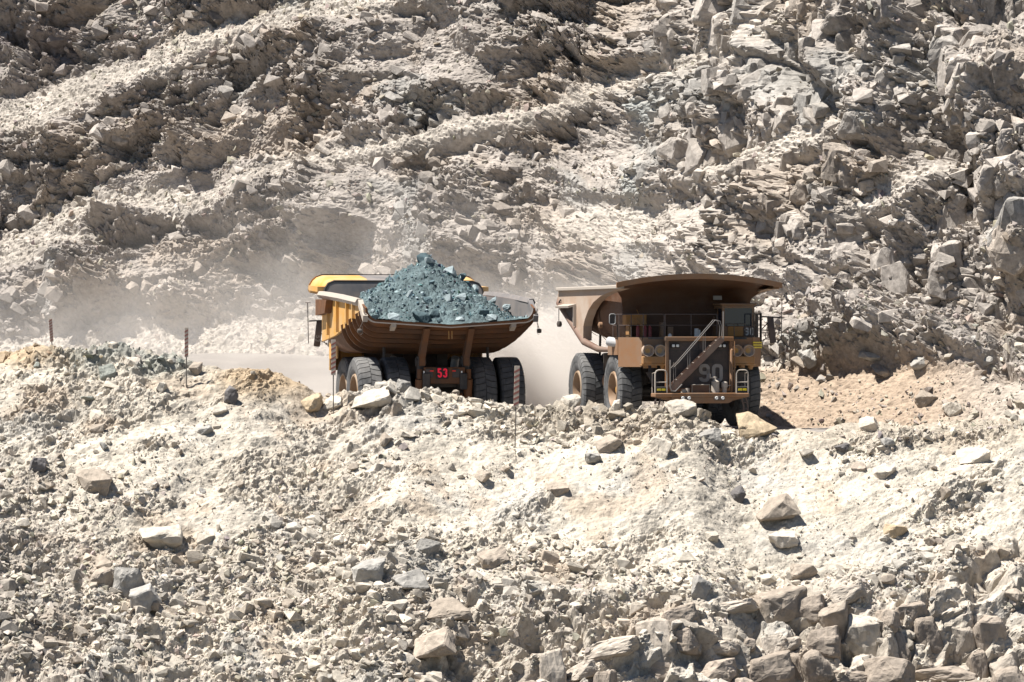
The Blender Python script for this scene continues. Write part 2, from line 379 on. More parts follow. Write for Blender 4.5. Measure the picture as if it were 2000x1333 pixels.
SM = dict(pale=stone_mat('pale_stone', (0.60, 0.535, 0.45)), grey=stone_mat('grey_stone', (0.42, 0.395, 0.36)), brown=stone_mat('brown_stone', (0.42, 0.355, 0.29)),
          dark=stone_mat('dark_stone', (0.20, 0.185, 0.18)), tan=stone_mat('tan_stone', (0.52, 0.41, 0.28)), green=stone_mat('green_grey_stone', (0.33, 0.34, 0.30)), bedrock=stone_mat('brown_bedrock', (0.40, 0.335, 0.275), .4), bedrock_pale=stone_mat('pale_bedrock', (0.50, 0.435, 0.365), .4),
          ore=stone_mat('blue_grey_ore', (0.105, 0.150, 0.165)), ore_pale=stone_mat('pale_ore', (0.33, 0.385, 0.395)))
def hull_mesh(name, rnd, npts, dims=(1, 1, 1), cuts=0, rough=0.0, boxy=0.6):
    bm = bmesh.new()
    for k in range(npts):
        v = Vector([rnd.uniform(-1, 1) for _ in range(3)])
        m = max(abs(c) for c in v); v = v * ((1 - boxy) / v.length + boxy / m) * rnd.uniform(.85, 1.05)
        bm.verts.new([v[i] * dims[i] * .5 for i in range(3)])
    r = bmesh.ops.convex_hull(bm, input=bm.verts)
    bmesh.ops.delete(bm, geom=list({e for e in r['geom_interior'] + r['geom_unused'] if isinstance(e, bmesh.types.BMVert)}), context='VERTS')
    bmesh.ops.dissolve_limit(bm, angle_limit=R(9), verts=bm.verts, edges=bm.edges)
    if cuts:
        bmesh.ops.bevel(bm, geom=list(bm.edges), offset=.035 * min(dims), segments=1, affect='EDGES', clamp_overlap=True)
        bmesh.ops.triangulate(bm, faces=bm.faces)
        for _ in range(cuts):
            bmesh.ops.subdivide_edges(bm, edges=[e for e in bm.edges if e.calc_length() > .09 * max(dims)], cuts=1)
            bmesh.ops.triangulate(bm, faces=bm.faces)
        bm.normal_update()
        from mathutils import noise as mn
        o = Vector([rnd.uniform(0, 50) for _ in range(3)])
        for v in bm.verts:
            q = v.co / max(dims)
            f = mn.fractal(q * 5 + o, .8, 2, 4) * rough + .7 * rough * (mn.cell(q * 4.5 + o * 2) - .5)
            v.co += v.normal * f * max(dims)
    bmesh.ops.triangulate(bm, faces=bm.faces)
    me = bpy.data.meshes.new(name); bm.to_mesh(me); bm.free()
    return me
_rr = random.Random(5)
TEMPL = [hull_mesh('chip', _rr, _rr.randint(8, 12), (1, _rr.uniform(.55, .9), _rr.uniform(.32, .7)), boxy=_rr.uniform(.5, .97)) for _ in range(24)]
def np_templates(ms):
    out = []
    for m_ in ms:
        v_ = np.empty(len(m_.vertices) * 3, np.float32); m_.vertices.foreach_get('co', v_)
        out.append((v_.reshape(-1, 3), np.array([p.vertices[:] for p in m_.polygons], np.int32)))
    return out
TEMPL_NP = np_templates(TEMPL)
BLOCK_NP = np_templates([hull_mesh('block', _rr, _rr.randint(12, 20), (1, _rr.uniform(.6, .95), _rr.uniform(.4, .95)), boxy=_rr.uniform(.86, 1.0)) for _ in range(24)])
if 0:
    v_ = np.empty(len(m_.vertices) * 3, np.float32); m_.vertices.foreach_get('co', v_)
    TEMPL_NP.append((v_.reshape(-1, 3), np.array([p.vertices[:] for p in m_.polygons], np.int32)))
def rand_rot(rng, n):
    q = rng.normal(size=(n, 4)); q /= np.linalg.norm(q, axis=1, keepdims=True)
    w, x, y, z = q.T
    return np.stack([1 - 2 * (y * y + z * z), 2 * (x * y - z * w), 2 * (x * z + y * w), 2 * (x * y + z * w), 1 - 2 * (x * x + z * z), 2 * (y * z - x * w),
                     2 * (x * z - y * w), 2 * (y * z + x * w), 1 - 2 * (x * x + y * y)], -1).reshape(n, 3, 3)
def joint_rot(x, z, roll, rng, jit=.16, f=.16):
    """blocks of one rock mass share their joint directions, which drift slowly along it"""
    n = len(x)
    ro = np.radians(roll + 50 * (fbm(x * f, z * f, 91, 3) - .5)) + rng.normal(size=n) * jit
    pi = np.radians(60 * (fbm(x * f + 9, z * f, 92, 3) - .42)) + rng.normal(size=n) * jit
    ya = np.radians(150 * (fbm(x * f, z * f + 7, 93, 3) - .5)) + rng.normal(size=n) * jit * 1.4
    cr, sr, cp, sp, cy, sy = np.cos(ro), np.sin(ro), np.cos(pi), np.sin(pi), np.cos(ya), np.sin(ya); o, l = np.zeros(n), np.ones(n)
    Ry = np.stack([cr, o, -sr, o, l, o, sr, o, cr], -1).reshape(n, 3, 3)
    Rx = np.stack([l, o, o, o, cp, -sp, o, sp, cp], -1).reshape(n, 3, 3)
    Rz = np.stack([cy, -sy, o, sy, cy, o, o, o, l], -1).reshape(n, 3, 3)
    return Ry @ Rx @ Rz
def scatter_mesh(name, pos, nrm, size, cols, seed, rot=None, up=.08, T=None):
    """many small stones as one mesh, each sunk a little into the ground it lies on"""
    rng = np.random.default_rng(seed); n = len(pos)
    rot = rand_rot(rng, n) if rot is None else rot; T = T or TEMPL_NP; ti = rng.integers(0, len(T), n)
    V, F, C, off = [], [], [], 0
    for t, (tv, tf) in enumerate(T):
        k = np.where(ti == t)[0]
        if not len(k): continue
        v = np.einsum('nij,vj->nvi', rot[k], tv) * size[k, None, None]
        v = v + (pos[k] + nrm[k] * size[k, None] * up)[:, None, :]
        V.append(v.reshape(-1, 3)); F.append((tf[None] + (np.arange(len(k)) * len(tv))[:, None, None] + off).reshape(-1, 3))
        C.append(np.repeat(cols[k], len(tv), 0)); off += len(k) * len(tv)
    me = np_mesh(name, np.concatenate(V), tris=np.concatenate(F)); color_attr(me, 'tint', np.concatenate(C))
    return me
def pick(Pg, PX, PY, wfun, n, rng, lim=(-30, 2030, -30, 1365)):
    ok = (PX > lim[0]) & (PX < lim[1]) & (PY > lim[2]) & (PY < lim[3])
    idx = np.where(ok.ravel())[0]
    w = wfun(PX.ravel()[idx], PY.ravel()[idx], Pg.reshape(-1, 3)[idx])
    c = np.cumsum(w); return idx[np.searchsorted(c, rng.random(n) * c[-1])]
def stone_cols(rng, n, base, sd=.16):
    c = np.array(base)[None] * (1 + rng.normal(size=(n, 1)) * sd)
    return np.clip(c + rng.normal(size=(n, 3)) * .012, .05, .8)
MAT_RUBBLE = earth_mat('loose_rubble', 1.6, 0.4, var=0.2)

rng = np.random.default_rng(77)
def w_slope(px, py, p):
    q = p[:, 2] * 1.6; f = fbm((p[:, 0] * .82 + q * .57) * .16, (-p[:, 0] * .57 + q * .82) * .5, 54, 5, .6)
    w = .07 + 2.2 * smooth(.50, .62, f) + .9 * smooth(1000, 1150, py) * smooth(1500, 1000, px) + 1.2 * np.maximum(blob(px, py, 1180, 810, 300, 55), blob(px, py, 250, 700, 170, 30)) + .8 * smooth(700, 0, px) * smooth(850, 950, py)
    return w * (1 - .75 * blob(px, py, 1480, 1000, 330, 120)) * (1 - .7 * blob(px, py, 450, 830, 330, 70))
n = 17000
k = pick(SLOPE_P, SLOPE_PX, SLOPE_PY, w_slope, n, rng)
sz = np.clip(.055 * (1 - rng.random(n)) ** -.52, .045, .45)
lowz = smooth(1000, 1150, SLOPE_PY.ravel()[k]) * (1 - .8 * blob(SLOPE_PX.ravel()[k], SLOPE_PY.ravel()[k], 1500, 1000, 380, 140))
sz = np.minimum(sz * (1 + .5 * lowz), .5)
col = stone_cols(rng, n, (.56, .495, .41))
gr = SLOPE_PX.ravel()[k], SLOPE_PY.ravel()[k]
g = (blob(gr[0], gr[1], 250, 702, 160, 34) > rng.random(n) * .9)[:, None]
col = np.where(g, stone_cols(rng, n, (.33, .335, .295)), col)
g = (np.maximum(blob(gr[0], gr[1], 60, 685, 120, 34), blob(gr[0], gr[1], 520, 735, 100, 42)) > rng.random(n) * .9)[:, None]
col = np.where(g, stone_cols(rng, n, (.45, .34, .23)), col)
col = np.where(rng.random((n, 1)) < .08, stone_cols(rng, n, (.38, .34, .30)), col)
me = scatter_mesh('slope_rubble', SLOPE_P.reshape(-1, 3)[k], SLOPE_N.reshape(-1, 3)[k], sz, col, 1)
tag(mesh_obj('slope_rubble', me, MAT_RUBBLE), 'small pale rock chips strewn over the whole rubble slope', 'rubble', kind='stuff')
n = 13000
def w_cliff(px, py, p):
    return .35 + smooth(.5, .65, fbm(p[:, 0] * .3, p[:, 2] * .4, 72, 4)) + 1.2 * smooth(1350, 1600, px) * smooth(420, 560, py) * (1 - .95 * blob(px, py, 1660, 775, 260, 80))
k = pick(CLIFF_P, CLIFF_PX, CLIFF_PY, w_cliff, n, rng, (-30, 2030, -20, 860))
sz = np.clip(.085 * (1 - rng.random(n)) ** -.5, .07, .6)
col = stone_cols(rng, n, (.40, .35, .295))
me = scatter_mesh('cliff_rubble', CLIFF_P.reshape(-1, 3)[k], CLIFF_N.reshape(-1, 3)[k], sz, col, 2)
tag(mesh_obj('cliff_rubble', me, MAT_RUBBLE), 'broken grey rock chips caught on the ledges of the cliff', 'rubble', kind='stuff')

n = 11000
k = pick(SLOPE_P, SLOPE_PX, SLOPE_PY, lambda px, py, p: .35 + smooth(.42, .62, fbm((p[:, 0] * .82 + p[:, 2] * .9) * .3, (-p[:, 0] * .57 + p[:, 2] * 1.3) * .9, 56, 4)), n, rng, (-20, 2020, 640, 1345))
sz = np.clip(.045 * (1 - rng.random(n)) ** -.5, .04, .16)
me = scatter_mesh('slope_chips', SLOPE_P.reshape(-1, 3)[k], SLOPE_N.reshape(-1, 3)[k], sz, SLOPE_C.reshape(-1, 3)[k] * (1 + rng.normal(size=(n, 1)) * .16), 21, None, .16)
o = mesh_obj('slope_chips', me, MAT_RUBBLE, bpy.data.objects['slope_rubble']); o['kind'] = 'stuff'
# ---- jointed blocks that stand proud of the bedrock, part of the cliff and of the slope
n = 11000
k = pick(CLIFF_P, CLIFF_PX, CLIFF_PY, lambda px, py, p: (.10 + smooth(.44, .60, fbm(p[:, 0] * .22, p[:, 2] * .3, 73, 4))) * (1 - .95 * blob(px, py, 1660, 780, 260, 80)) * (1 + .5 * smooth(1100, 1500, px)), n, rng, (-60, 2060, -60, 800))
k = k[CLIFF_ROCK.ravel()[k] > .35]; n = len(k)
pp = CLIFF_P.reshape(-1, 3)[k]
sz = np.clip(.20 * (1 - rng.random(n)) ** -.45, .18, 1.15)
col = CLIFF_C.reshape(-1, 3)[k] * (1 + rng.normal(size=(n, 1)) * .10)
roll = np.where(CLIFF_PX.ravel()[k] < 1250, -24, -10)
me = scatter_mesh('cliff_blocks', pp, CLIFF_N.reshape(-1, 3)[k], sz, col, 12, joint_rot(pp[:, 0], pp[:, 2], roll, rng), -.10, BLOCK_NP)
o = mesh_obj('cliff_blocks', me, MAT_CLIFF, bpy.data.objects['cliff']); o['kind'] = 'stuff'
# big joint faces standing in the wall, taller than wide on the right
BIG_NP = np_templates([hull_mesh('face', _rr, 22, (1, .8, _rr.uniform(.8, 1.5)), 2, .024, .97) for _ in range(8)])
n = 240
k = pick(CLIFF_P, CLIFF_PX, CLIFF_PY, lambda px, py, p: .001 + 1.3 * smooth(1180, 1400, px) * smooth(560, 480, py) * (.2 + smooth(.42, .55, fbm(p[:, 0] * .15, p[:, 2] * .2, 74, 3))), n, rng, (-60, 2060, -60, 660))
k = k[CLIFF_ROCK.ravel()[k] > .5]; n = len(k); pp = CLIFF_P.reshape(-1, 3)[k]
sz = np.clip(.95 * (1 - rng.random(n)) ** -.36, .9, 2.3)
col = CLIFF_C.reshape(-1, 3)[k] * (1 + rng.normal(size=(n, 1)) * .08)
me = scatter_mesh('joint_faces', pp, CLIFF_N.reshape(-1, 3)[k], sz, col, 14, joint_rot(pp[:, 0], pp[:, 2], np.where(CLIFF_PX.ravel()[k] < 1250, -22, -8), rng, .14), -.36, BIG_NP)
o = mesh_obj('joint_faces', me, MAT_CLIFF, bpy.data.objects['cliff']); o['kind'] = 'stuff'
n = 6500
def w_low(px, py, p):
    r = (1 - .75 * smooth(1050, 1200, px) * smooth(1120, 1180, py)) * smooth(980, 1120, py - 40 * smooth(700, 200, px)) * (1 - .9 * blob(px, py, 1500, 1010, 380, 120))
    return r * (.25 + smooth(.46, .58, fbm((p[:, 0] * .82 + p[:, 2] * .9) * .2, (-p[:, 0] * .57 + p[:, 2] * 1.3) * .45, 54, 4))) + .5 * blob(px, py, 1180, 805, 300, 45) + .5 * blob(px, py, 770, 775, 110, 34) + .12 * smooth(500, 0, px)
k = pick(SLOPE_P, SLOPE_PX, SLOPE_PY, w_low, n, rng, (-30, 2030, 640, 1380))
pp = SLOPE_P.reshape(-1, 3)[k]
sz = np.clip(.135 * (1 - rng.random(n)) ** -.45, .12, .85)
col = SLOPE_C.reshape(-1, 3)[k] * (1 + rng.normal(size=(n, 1)) * .12)
me = scatter_mesh('slope_blocks', pp, SLOPE_N.reshape(-1, 3)[k], sz, col, 13, joint_rot(pp[:, 0], pp[:, 2], -20, rng, .22, .25), -.04, BLOCK_NP)
o = mesh_obj('slope_blocks', me, MAT_SLOPE, bpy.data.objects['rubble_slope']); o['kind'] = 'stuff'

# ---- rocks one can point at
def surf(px, py, sheet='slope'):
    Pg, Ng, X, Y = (SLOPE_P, SLOPE_N, SLOPE_PX, SLOPE_PY) if sheet == 'slope' else (CLIFF_P, CLIFF_N, CLIFF_PX, CLIFF_PY)
    x, y, z = Pg[..., 0], Pg[..., 1], Pg[..., 2]
    ix, iy = img(x, y, z)
    d = (ix - px) ** 2 + (iy - py) ** 2
    near = d < 36
    i = np.argmin(np.where(near, y, 1e9)) if near.any() else np.argmin(d)
    return Vector(Pg.reshape(-1, 3)[i].tolist()), Vector(Ng.reshape(-1, 3)[i].tolist())
OCC = []
def boulder(px, py, w, h, kind, label, name='boulder', roll=0, sheet='slope', sink=.42, boxy=.75, pts=16, seed=None, depth=.85, cat='rock', group=None):
    p, nn = surf(px, py + h * .2, sheet)
    s = (p.y - CAM_Y) / FPX
    rnd = random.Random(seed if seed is not None else int(px * 7 + py * 13))
    W, H = w * s * 1.06, h * s * 1.10
    me = hull_mesh(name, rnd, pts, (W, W * depth, H), 3 if w > 30 else 2, .022, boxy)
    o = mesh_obj(name, me, SM[kind])
    o.location = p + Vector((0, -W * .06, H * (.5 - sink)))
    o.rotation_euler = (R(rnd.uniform(12, 30)), R(roll), R(rnd.uniform(-12, 12)))
    tag(o, label, cat, group, 'thing'); OCC.append((px, py, max(w, h)))
    if sheet in ('slope', 'cliff') and kind: LAND.append((px, py, label))
    return o
LAND = []
B = boulder
B(1476, 828, 82, 40, 'tan', 'long tan boulder beside the front wheel of the empty truck', roll=-8, sink=.2)
B(718, 777, 82, 34, 'pale', 'flat white slab on the berm below the loaded truck tyre', 'rock_slab', -14, boxy=.9)
B(795, 752, 36, 28, 'grey', 'grey lump crowning the rock heap behind the loaded truck', 'boulder', 8, boxy=.4)
B(770, 792, 26, 36, 'brown', 'upright brown block standing in the heap behind the loaded truck', 'boulder', 4)
B(645, 782, 46, 22, 'pale', 'low white rock at the left foot of the heap behind the loaded truck', roll=-6)
B(1288, 868, 64, 44, 'pale', 'big cream boulder below the berm under the empty truck', roll=-4, boxy=.5)
B(1190, 862, 50, 30, 'brown', 'tilted brown slab left of the big cream boulder', 'rock_slab', -28, boxy=.9)
B(1155, 886, 36, 24, 'grey', 'dull grey rock just below the tilted brown slab', roll=-14)
B(1090, 948, 46, 20, 'brown', 'flat brown rock lying alone below the middle of the berm', 'rock_slab', -6)
B(1515, 1006, 76, 40, 'brown', 'largest dark-edged slab lying on the smooth gravel fan', 'rock_slab', -27, boxy=.95, sink=.15)
B(1440, 966, 36, 24, 'dark', 'small dark block lying above the large slab on the gravel fan', roll=-34, boxy=.95, sink=.15)
B(1530, 1046, 62, 28, 'pale', 'pale flat rock tucked under the large slab on the gravel fan', roll=-4)
B(1750, 1024, 50, 34, 'tan', 'rounded tan boulder on the bare right part of the slope', roll=-24, boxy=.35)
B(1568, 1114, 60, 50, 'brown', 'brown boulder perched on the fractured outcrop', roll=-10, boxy=.45)
B(1366, 1142, 42, 54, 'grey', 'tall grey block standing above the fractured outcrop', roll=14)
B(180, 930, 80, 44, 'brown', 'broad brown boulder on the upper left of the slope', roll=6, boxy=.45)
B(76, 902, 36, 44, 'dark', 'dark upright boulder near the left edge of the slope', roll=12)
B(318, 1042, 92, 56, 'pale', 'large pale boulder with a rounded top on the lower left slope', roll=-12, boxy=.55)
B(250, 1128, 62, 70, 'grey', 'tall grey slab in the boulder cluster on the lower left', 'rock_slab', 10, boxy=.85)
B(278, 1168, 64, 56, 'grey', 'squat grey block at the foot of the tall grey slab', roll=-10, boxy=.85)
B(300, 1185, 34, 30, 'brown', 'small brown rock wedged right of the squat grey block', roll=6)
B(190, 1125, 56, 50, 'brown', 'brown blocky rock left of the tall grey slab', roll=-14)
B(725, 1106, 74, 50, 'grey', 'grey flat-topped block on the middle of the slope', roll=-14, boxy=.9)
B(800, 1128, 66, 40, 'grey', 'blue-grey slab right of the grey flat-topped block', 'rock_slab', -18, boxy=.9)
B(840, 1064, 48, 44, 'grey', 'wedge of grey rock above the blue-grey slab', roll=18)
B(875, 1188, 86, 46, 'brown', 'overhanging brown ledge block low in the middle of the slope', roll=-10, boxy=.8)
B(850, 1262, 100, 56, 'brown', 'large brown layered block near the bottom middle', roll=-14, boxy=.7)
B(965, 1082, 60, 40, 'brown', 'brown ledge block sloping up right of the middle', roll=-24, boxy=.85)
B(450, 766, 28, 40, 'dark', 'dark block standing on the berm between two marker posts', roll=14)
B(608, 780, 50, 34, 'tan', 'tan rock on the berm left of the marker post by the loaded truck', roll=-8)
B(425, 795, 30, 22, 'pale', 'white rock just below the dark block on the berm', roll=-12)
B(398, 832, 42, 26, 'grey', 'grey rounded rock on the smooth fines left of the middle', roll=-18, boxy=.3)
B(388, 716, 28, 20, 'brown', 'brown rock at the foot of the second marker post', roll=0)
B(196, 832, 34, 16, 'brown', 'thin brown slab on the pale fines on the upper left', 'rock_slab', -20, boxy=.9)
B(205, 718, 40, 26, 'green', 'biggest green-grey rock of the heap on the left of the berm', roll=-8)
B(258, 702, 36, 22, 'pale', 'pale rock on top of the green-grey heap', roll=10)
B(1120, 776, 44, 26, 'pale', 'white rock on the berm in front of the rear wheels of the empty truck', roll=-10)
B(1207, 772, 22, 32, 'pale', 'pointed pale rock on the berm before the front wheel of the empty truck', roll=8, boxy=.4)
B(1330, 792, 60, 26, 'pale', 'broad pale rock on the berm under the bumper of the empty truck', roll=-6)
B(1395, 850, 56, 36, 'grey', 'grey rounded rock on the berm just left of the long tan boulder', roll=-10, boxy=.4)
B(1580, 692, 44, 34, 'grey', 'grey block at the foot of the cliff right of the empty truck', roll=-20, sheet='cliff')
B(1695, 696, 46, 24, 'grey', 'grey angular rock at the cliff foot, middle one of three', roll=-8, sheet='cliff', boxy=.4)
B(1716, 722, 48, 24, 'brown', 'low brown boulder on the tan bank below the cliff foot', roll=6, sheet='cliff')
B(1806, 770, 46, 30, 'brown', 'brown tilted slab on the tan bank at the right', 'rock_slab', -36, sheet='cliff', boxy=.9)
B(1856, 792, 42, 30, 'pale', 'white block lying on the tan bank near the right edge', roll=24, sheet='cliff')
B(1700, 828, 42, 34, 'pale', 'pale block with a dark right side at the edge of the tan bank', roll=-20)
B(1900, 882, 66, 30, 'pale', 'wide pale rock heaped with rubble near the right edge', roll=-6)
B(1725, 916, 46, 22, 'pale', 'pale flat slab on the fines below the tan bank', 'rock_slab', -10)
B(1676, 906, 30, 18, 'brown', 'brown chip of rock left of the pale flat slab', roll=-16)
B(1650, 868, 30, 18, 'dark', 'small dark rock left of the pale block at the bank edge', roll=-24)
B(1512, 1170, 116, 56, 'brown', 'big brown slab topping the fractured outcrop', 'rock_slab', -10, boxy=.97, pts=22, sink=.4)
B(1686, 1236, 66, 100, 'pale', 'pale upright column of rock in the outcrop on the right', 'rock_column', 6, boxy=.95, pts=22, sink=.45, depth=.6)
B(1630, 1200, 58, 76, 'brown', 'brown upright column of rock left of the pale column', 'rock_column', -4, boxy=.95, pts=22, sink=.45, depth=.6)

SHORT = {}
for x_, y_, l_ in LAND:
    w_ = re.split(r' (?:on|in|at|of|near|beside|behind|below|left|right|standing|lying|low|perched|by|just|tucked|with|topping|above|crowning|wedged|sloping|heaped|before|under) ', ' ' + l_)[0].strip()
    SHORT[l_] = w_
cnt_ = {}
for w_ in SHORT.values(): cnt_[w_] = cnt_.get(w_, 0) + 1
LAND_OK = [(x_, y_, SHORT[l_]) for x_, y_, l_ in LAND if cnt_[SHORT[l_]] == 1 and 2 <= len(SHORT[l_].split()) <= 6]
USED = set()
def stone_label(kind, x, y, s, zone):
    size = 'small' if s < 17 else ('fist-sized looking' if False else ('middling' if s < 24 else 'larger'))
    col = dict(pale='pale', brown='brown', grey='grey', green='green-grey')[kind]
    near = sorted(LAND_OK, key=lambda q: (q[0] - x) ** 2 + (q[1] - y) ** 2)[:5]
    for lx, ly, nm in near:
        dx, dy = x - lx, y - ly; d = math.hypot(dx, dy)
        h_ = 'left of' if dx < 0 else 'right of'; v_ = 'above' if dy < 0 else 'below'
        where = h_ if abs(dx) > 2.2 * abs(dy) else (v_ if abs(dy) > 2.2 * abs(dx) else f"{v_} and {h_}")
        far = 'just ' if d < 60 else ('a little ' if d < 130 else 'far ')
        l = f"{size} {col} stone {far}{where} the {nm}"
        if l not in USED and len(l.split()) <= 16:
            USED.add(l); return l
    return zone
OUT_ME = [hull_mesh('outcrop_block', _rr, 24, (1, 1, 1), 4, .020, .975) for _ in range(10)]
NB = 0
for row, (py0, x0, x1) in enumerate(((1158, 1400, 1640), (1205, 1290, 1800), (1262, 1120, 1950), (1318, 980, 1990), (1372, 900, 2010))):
    x = x0 + _rr.uniform(0, 30)
    while x < x1:
        w_ = _rr.choice((40, 52, 66, 84, 120)) * _rr.uniform(.85, 1.1); h_ = _rr.choice((26, 36, 48, 64, 84)) * _rr.uniform(.85, 1.1)
        qx, qy = x + w_ / 2, py0 + _rr.uniform(-12, 12)
        x += w_ * _rr.uniform(.86, 1.02)
        if any((qx - a_) ** 2 + (qy - b_) ** 2 < (.4 * c_ + 12) ** 2 for a_, b_, c_ in OCC if c_ > 50): continue
        p_, n_ = surf(qx, min(qy, 1368)); s_ = (p_.y - CAM_Y) / FPX
        kd = 'brown' if _rr.random() < .6 else 'pale'
        me = OUT_ME[_rr.randrange(10)]; key = me.name + 'bed' + kd
        if key not in bpy.data.meshes:
            m2 = me.copy(); m2.name = key; m2.materials.clear(); m2.materials.append(SM['bedrock' if kd == 'brown' else 'bedrock_pale'])
        o = bpy.data.objects.new('rock_block', bpy.data.meshes[key]); COL.objects.link(o)
        o.scale = (w_ * s_ * 1.1, w_ * s_ * .8 + .4, h_ * s_ * 1.3)
        o.location = p_ + Vector((0, (w_ * s_ * .8 + .4) * .5 - _rr.uniform(.10, .50), 0))
        o.rotation_euler = (R(-_rr.uniform(-4, 15)), R(_rr.uniform(-20, 6)), R(_rr.uniform(-26, 18)))
        tag(o, stone_label(kd, qx, qy, 26, 'square-cut block of the cracked bedrock outcrop at the lower right').replace('stone', 'bedrock block').replace('larger ', ''), 'rock', 'blocks of the cracked bedrock outcrop')
        OCC.append((qx, qy, max(w_, h_))); NB += 1
ZONES = [('slope', (0, 600, 680, 790), 26, 'small stone lying on the berm left of the loaded truck', 'stones on the left end of the berm'),
         ('slope', (640, 1440, 765, 850), 42, 'small stone lying on the berm in front of the two trucks', 'stones on the berm before the trucks'),
         ('slope', (0, 420, 840, 1010), 34, 'small stone scattered on the upper left of the slope', 'stones on the upper left slope'),
         ('slope', (420, 1250, 860, 1010), 24, 'small stone scattered on the pale fines across the middle slope', 'stones on the middle fines'),
         ('slope', (1500, 2000, 850, 1090), 30, 'small stone scattered on the pale slope on the right below the tan bank', 'stones on the right slope'),
         ('slope', (0, 640, 1020, 1330), 46, 'small stone among the boulders on the lower left of the slope', 'stones on the lower left slope'),
         ('slope', (640, 1240, 1020, 1330), 44, 'small stone among the ledges low in the middle of the slope', 'stones on the lower middle slope'),
         ('slope', (1240, 2000, 1110, 1330), 26, 'small stone caught on the fractured outcrop at the lower right', 'stones on the outcrop'),
         ('cliff', (1500, 2000, 560, 740), 30, 'small stone on the scree at the cliff foot right of the empty truck', 'stones on the scree at the cliff foot')]
STONE_ME = [hull_mesh('stone', _rr, 14, (1, _rr.uniform(.65, .9), _rr.uniform(.5, .8)), 2, .02, _rr.uniform(.4, .9)) for _ in range(14)]
KM = {kk: [] for kk in SM}
for sheet, (x0, x1, y0, y1), cnt, lab, grp in ZONES:
    Pg, Ng, PX, PY = (SLOPE_P, SLOPE_N, SLOPE_PX, SLOPE_PY) if sheet == 'slope' else (CLIFF_P, CLIFF_N, CLIFF_PX, CLIFF_PY)
    done = tries = 0
    ks = pick(Pg, PX, PY, w_slope if sheet == 'slope' else w_cliff, cnt * 14, rng, (x0, x1, y0, y1))
    for kk in ks:
        q, nn = Pg.reshape(-1, 3)[kk], Ng.reshape(-1, 3)[kk]
        qx, qy = img(*q)
        s = float(np.clip(13 * (1 - rng.random()) ** -.38, 14, 34))
        if any((qx - a) ** 2 + (qy - b) ** 2 < (.55 * (c + s)) ** 2 for a, b, c in OCC): continue
        OCC.append((qx, qy, s))
        kind = 'pale' if rng.random() < .5 else ('brown' if rng.random() < .75 else 'grey')
        if grp.startswith('stones on the left end') and qx < 400: kind = 'green' if rng.random() < .6 else 'pale'
        me = STONE_ME[int(rng.integers(len(STONE_ME)))]
        if kind != 'pale':
            key = me.name + kind
            if key not in bpy.data.meshes:
                m2 = me.copy(); m2.name = key; m2.materials.clear(); m2.materials.append(SM[kind])
            me = bpy.data.meshes[key]
        elif not me.materials: me.materials.append(SM['pale'])
        o = bpy.data.objects.new('stone', me); COL.objects.link(o)
        W = s * (q[1] - CAM_Y) / FPX
        o.scale = (W, W, W); o.location = Vector(q.tolist()) + Vector(nn.tolist()) * W * .18
        o.rotation_euler = (rng.uniform(-.7, .7), rng.uniform(-.7, .7), rng.uniform(0, 6.28))
        tag(o, stone_label(kind, qx, qy, s, lab), 'rock', grp); done += 1
        if done >= cnt: break
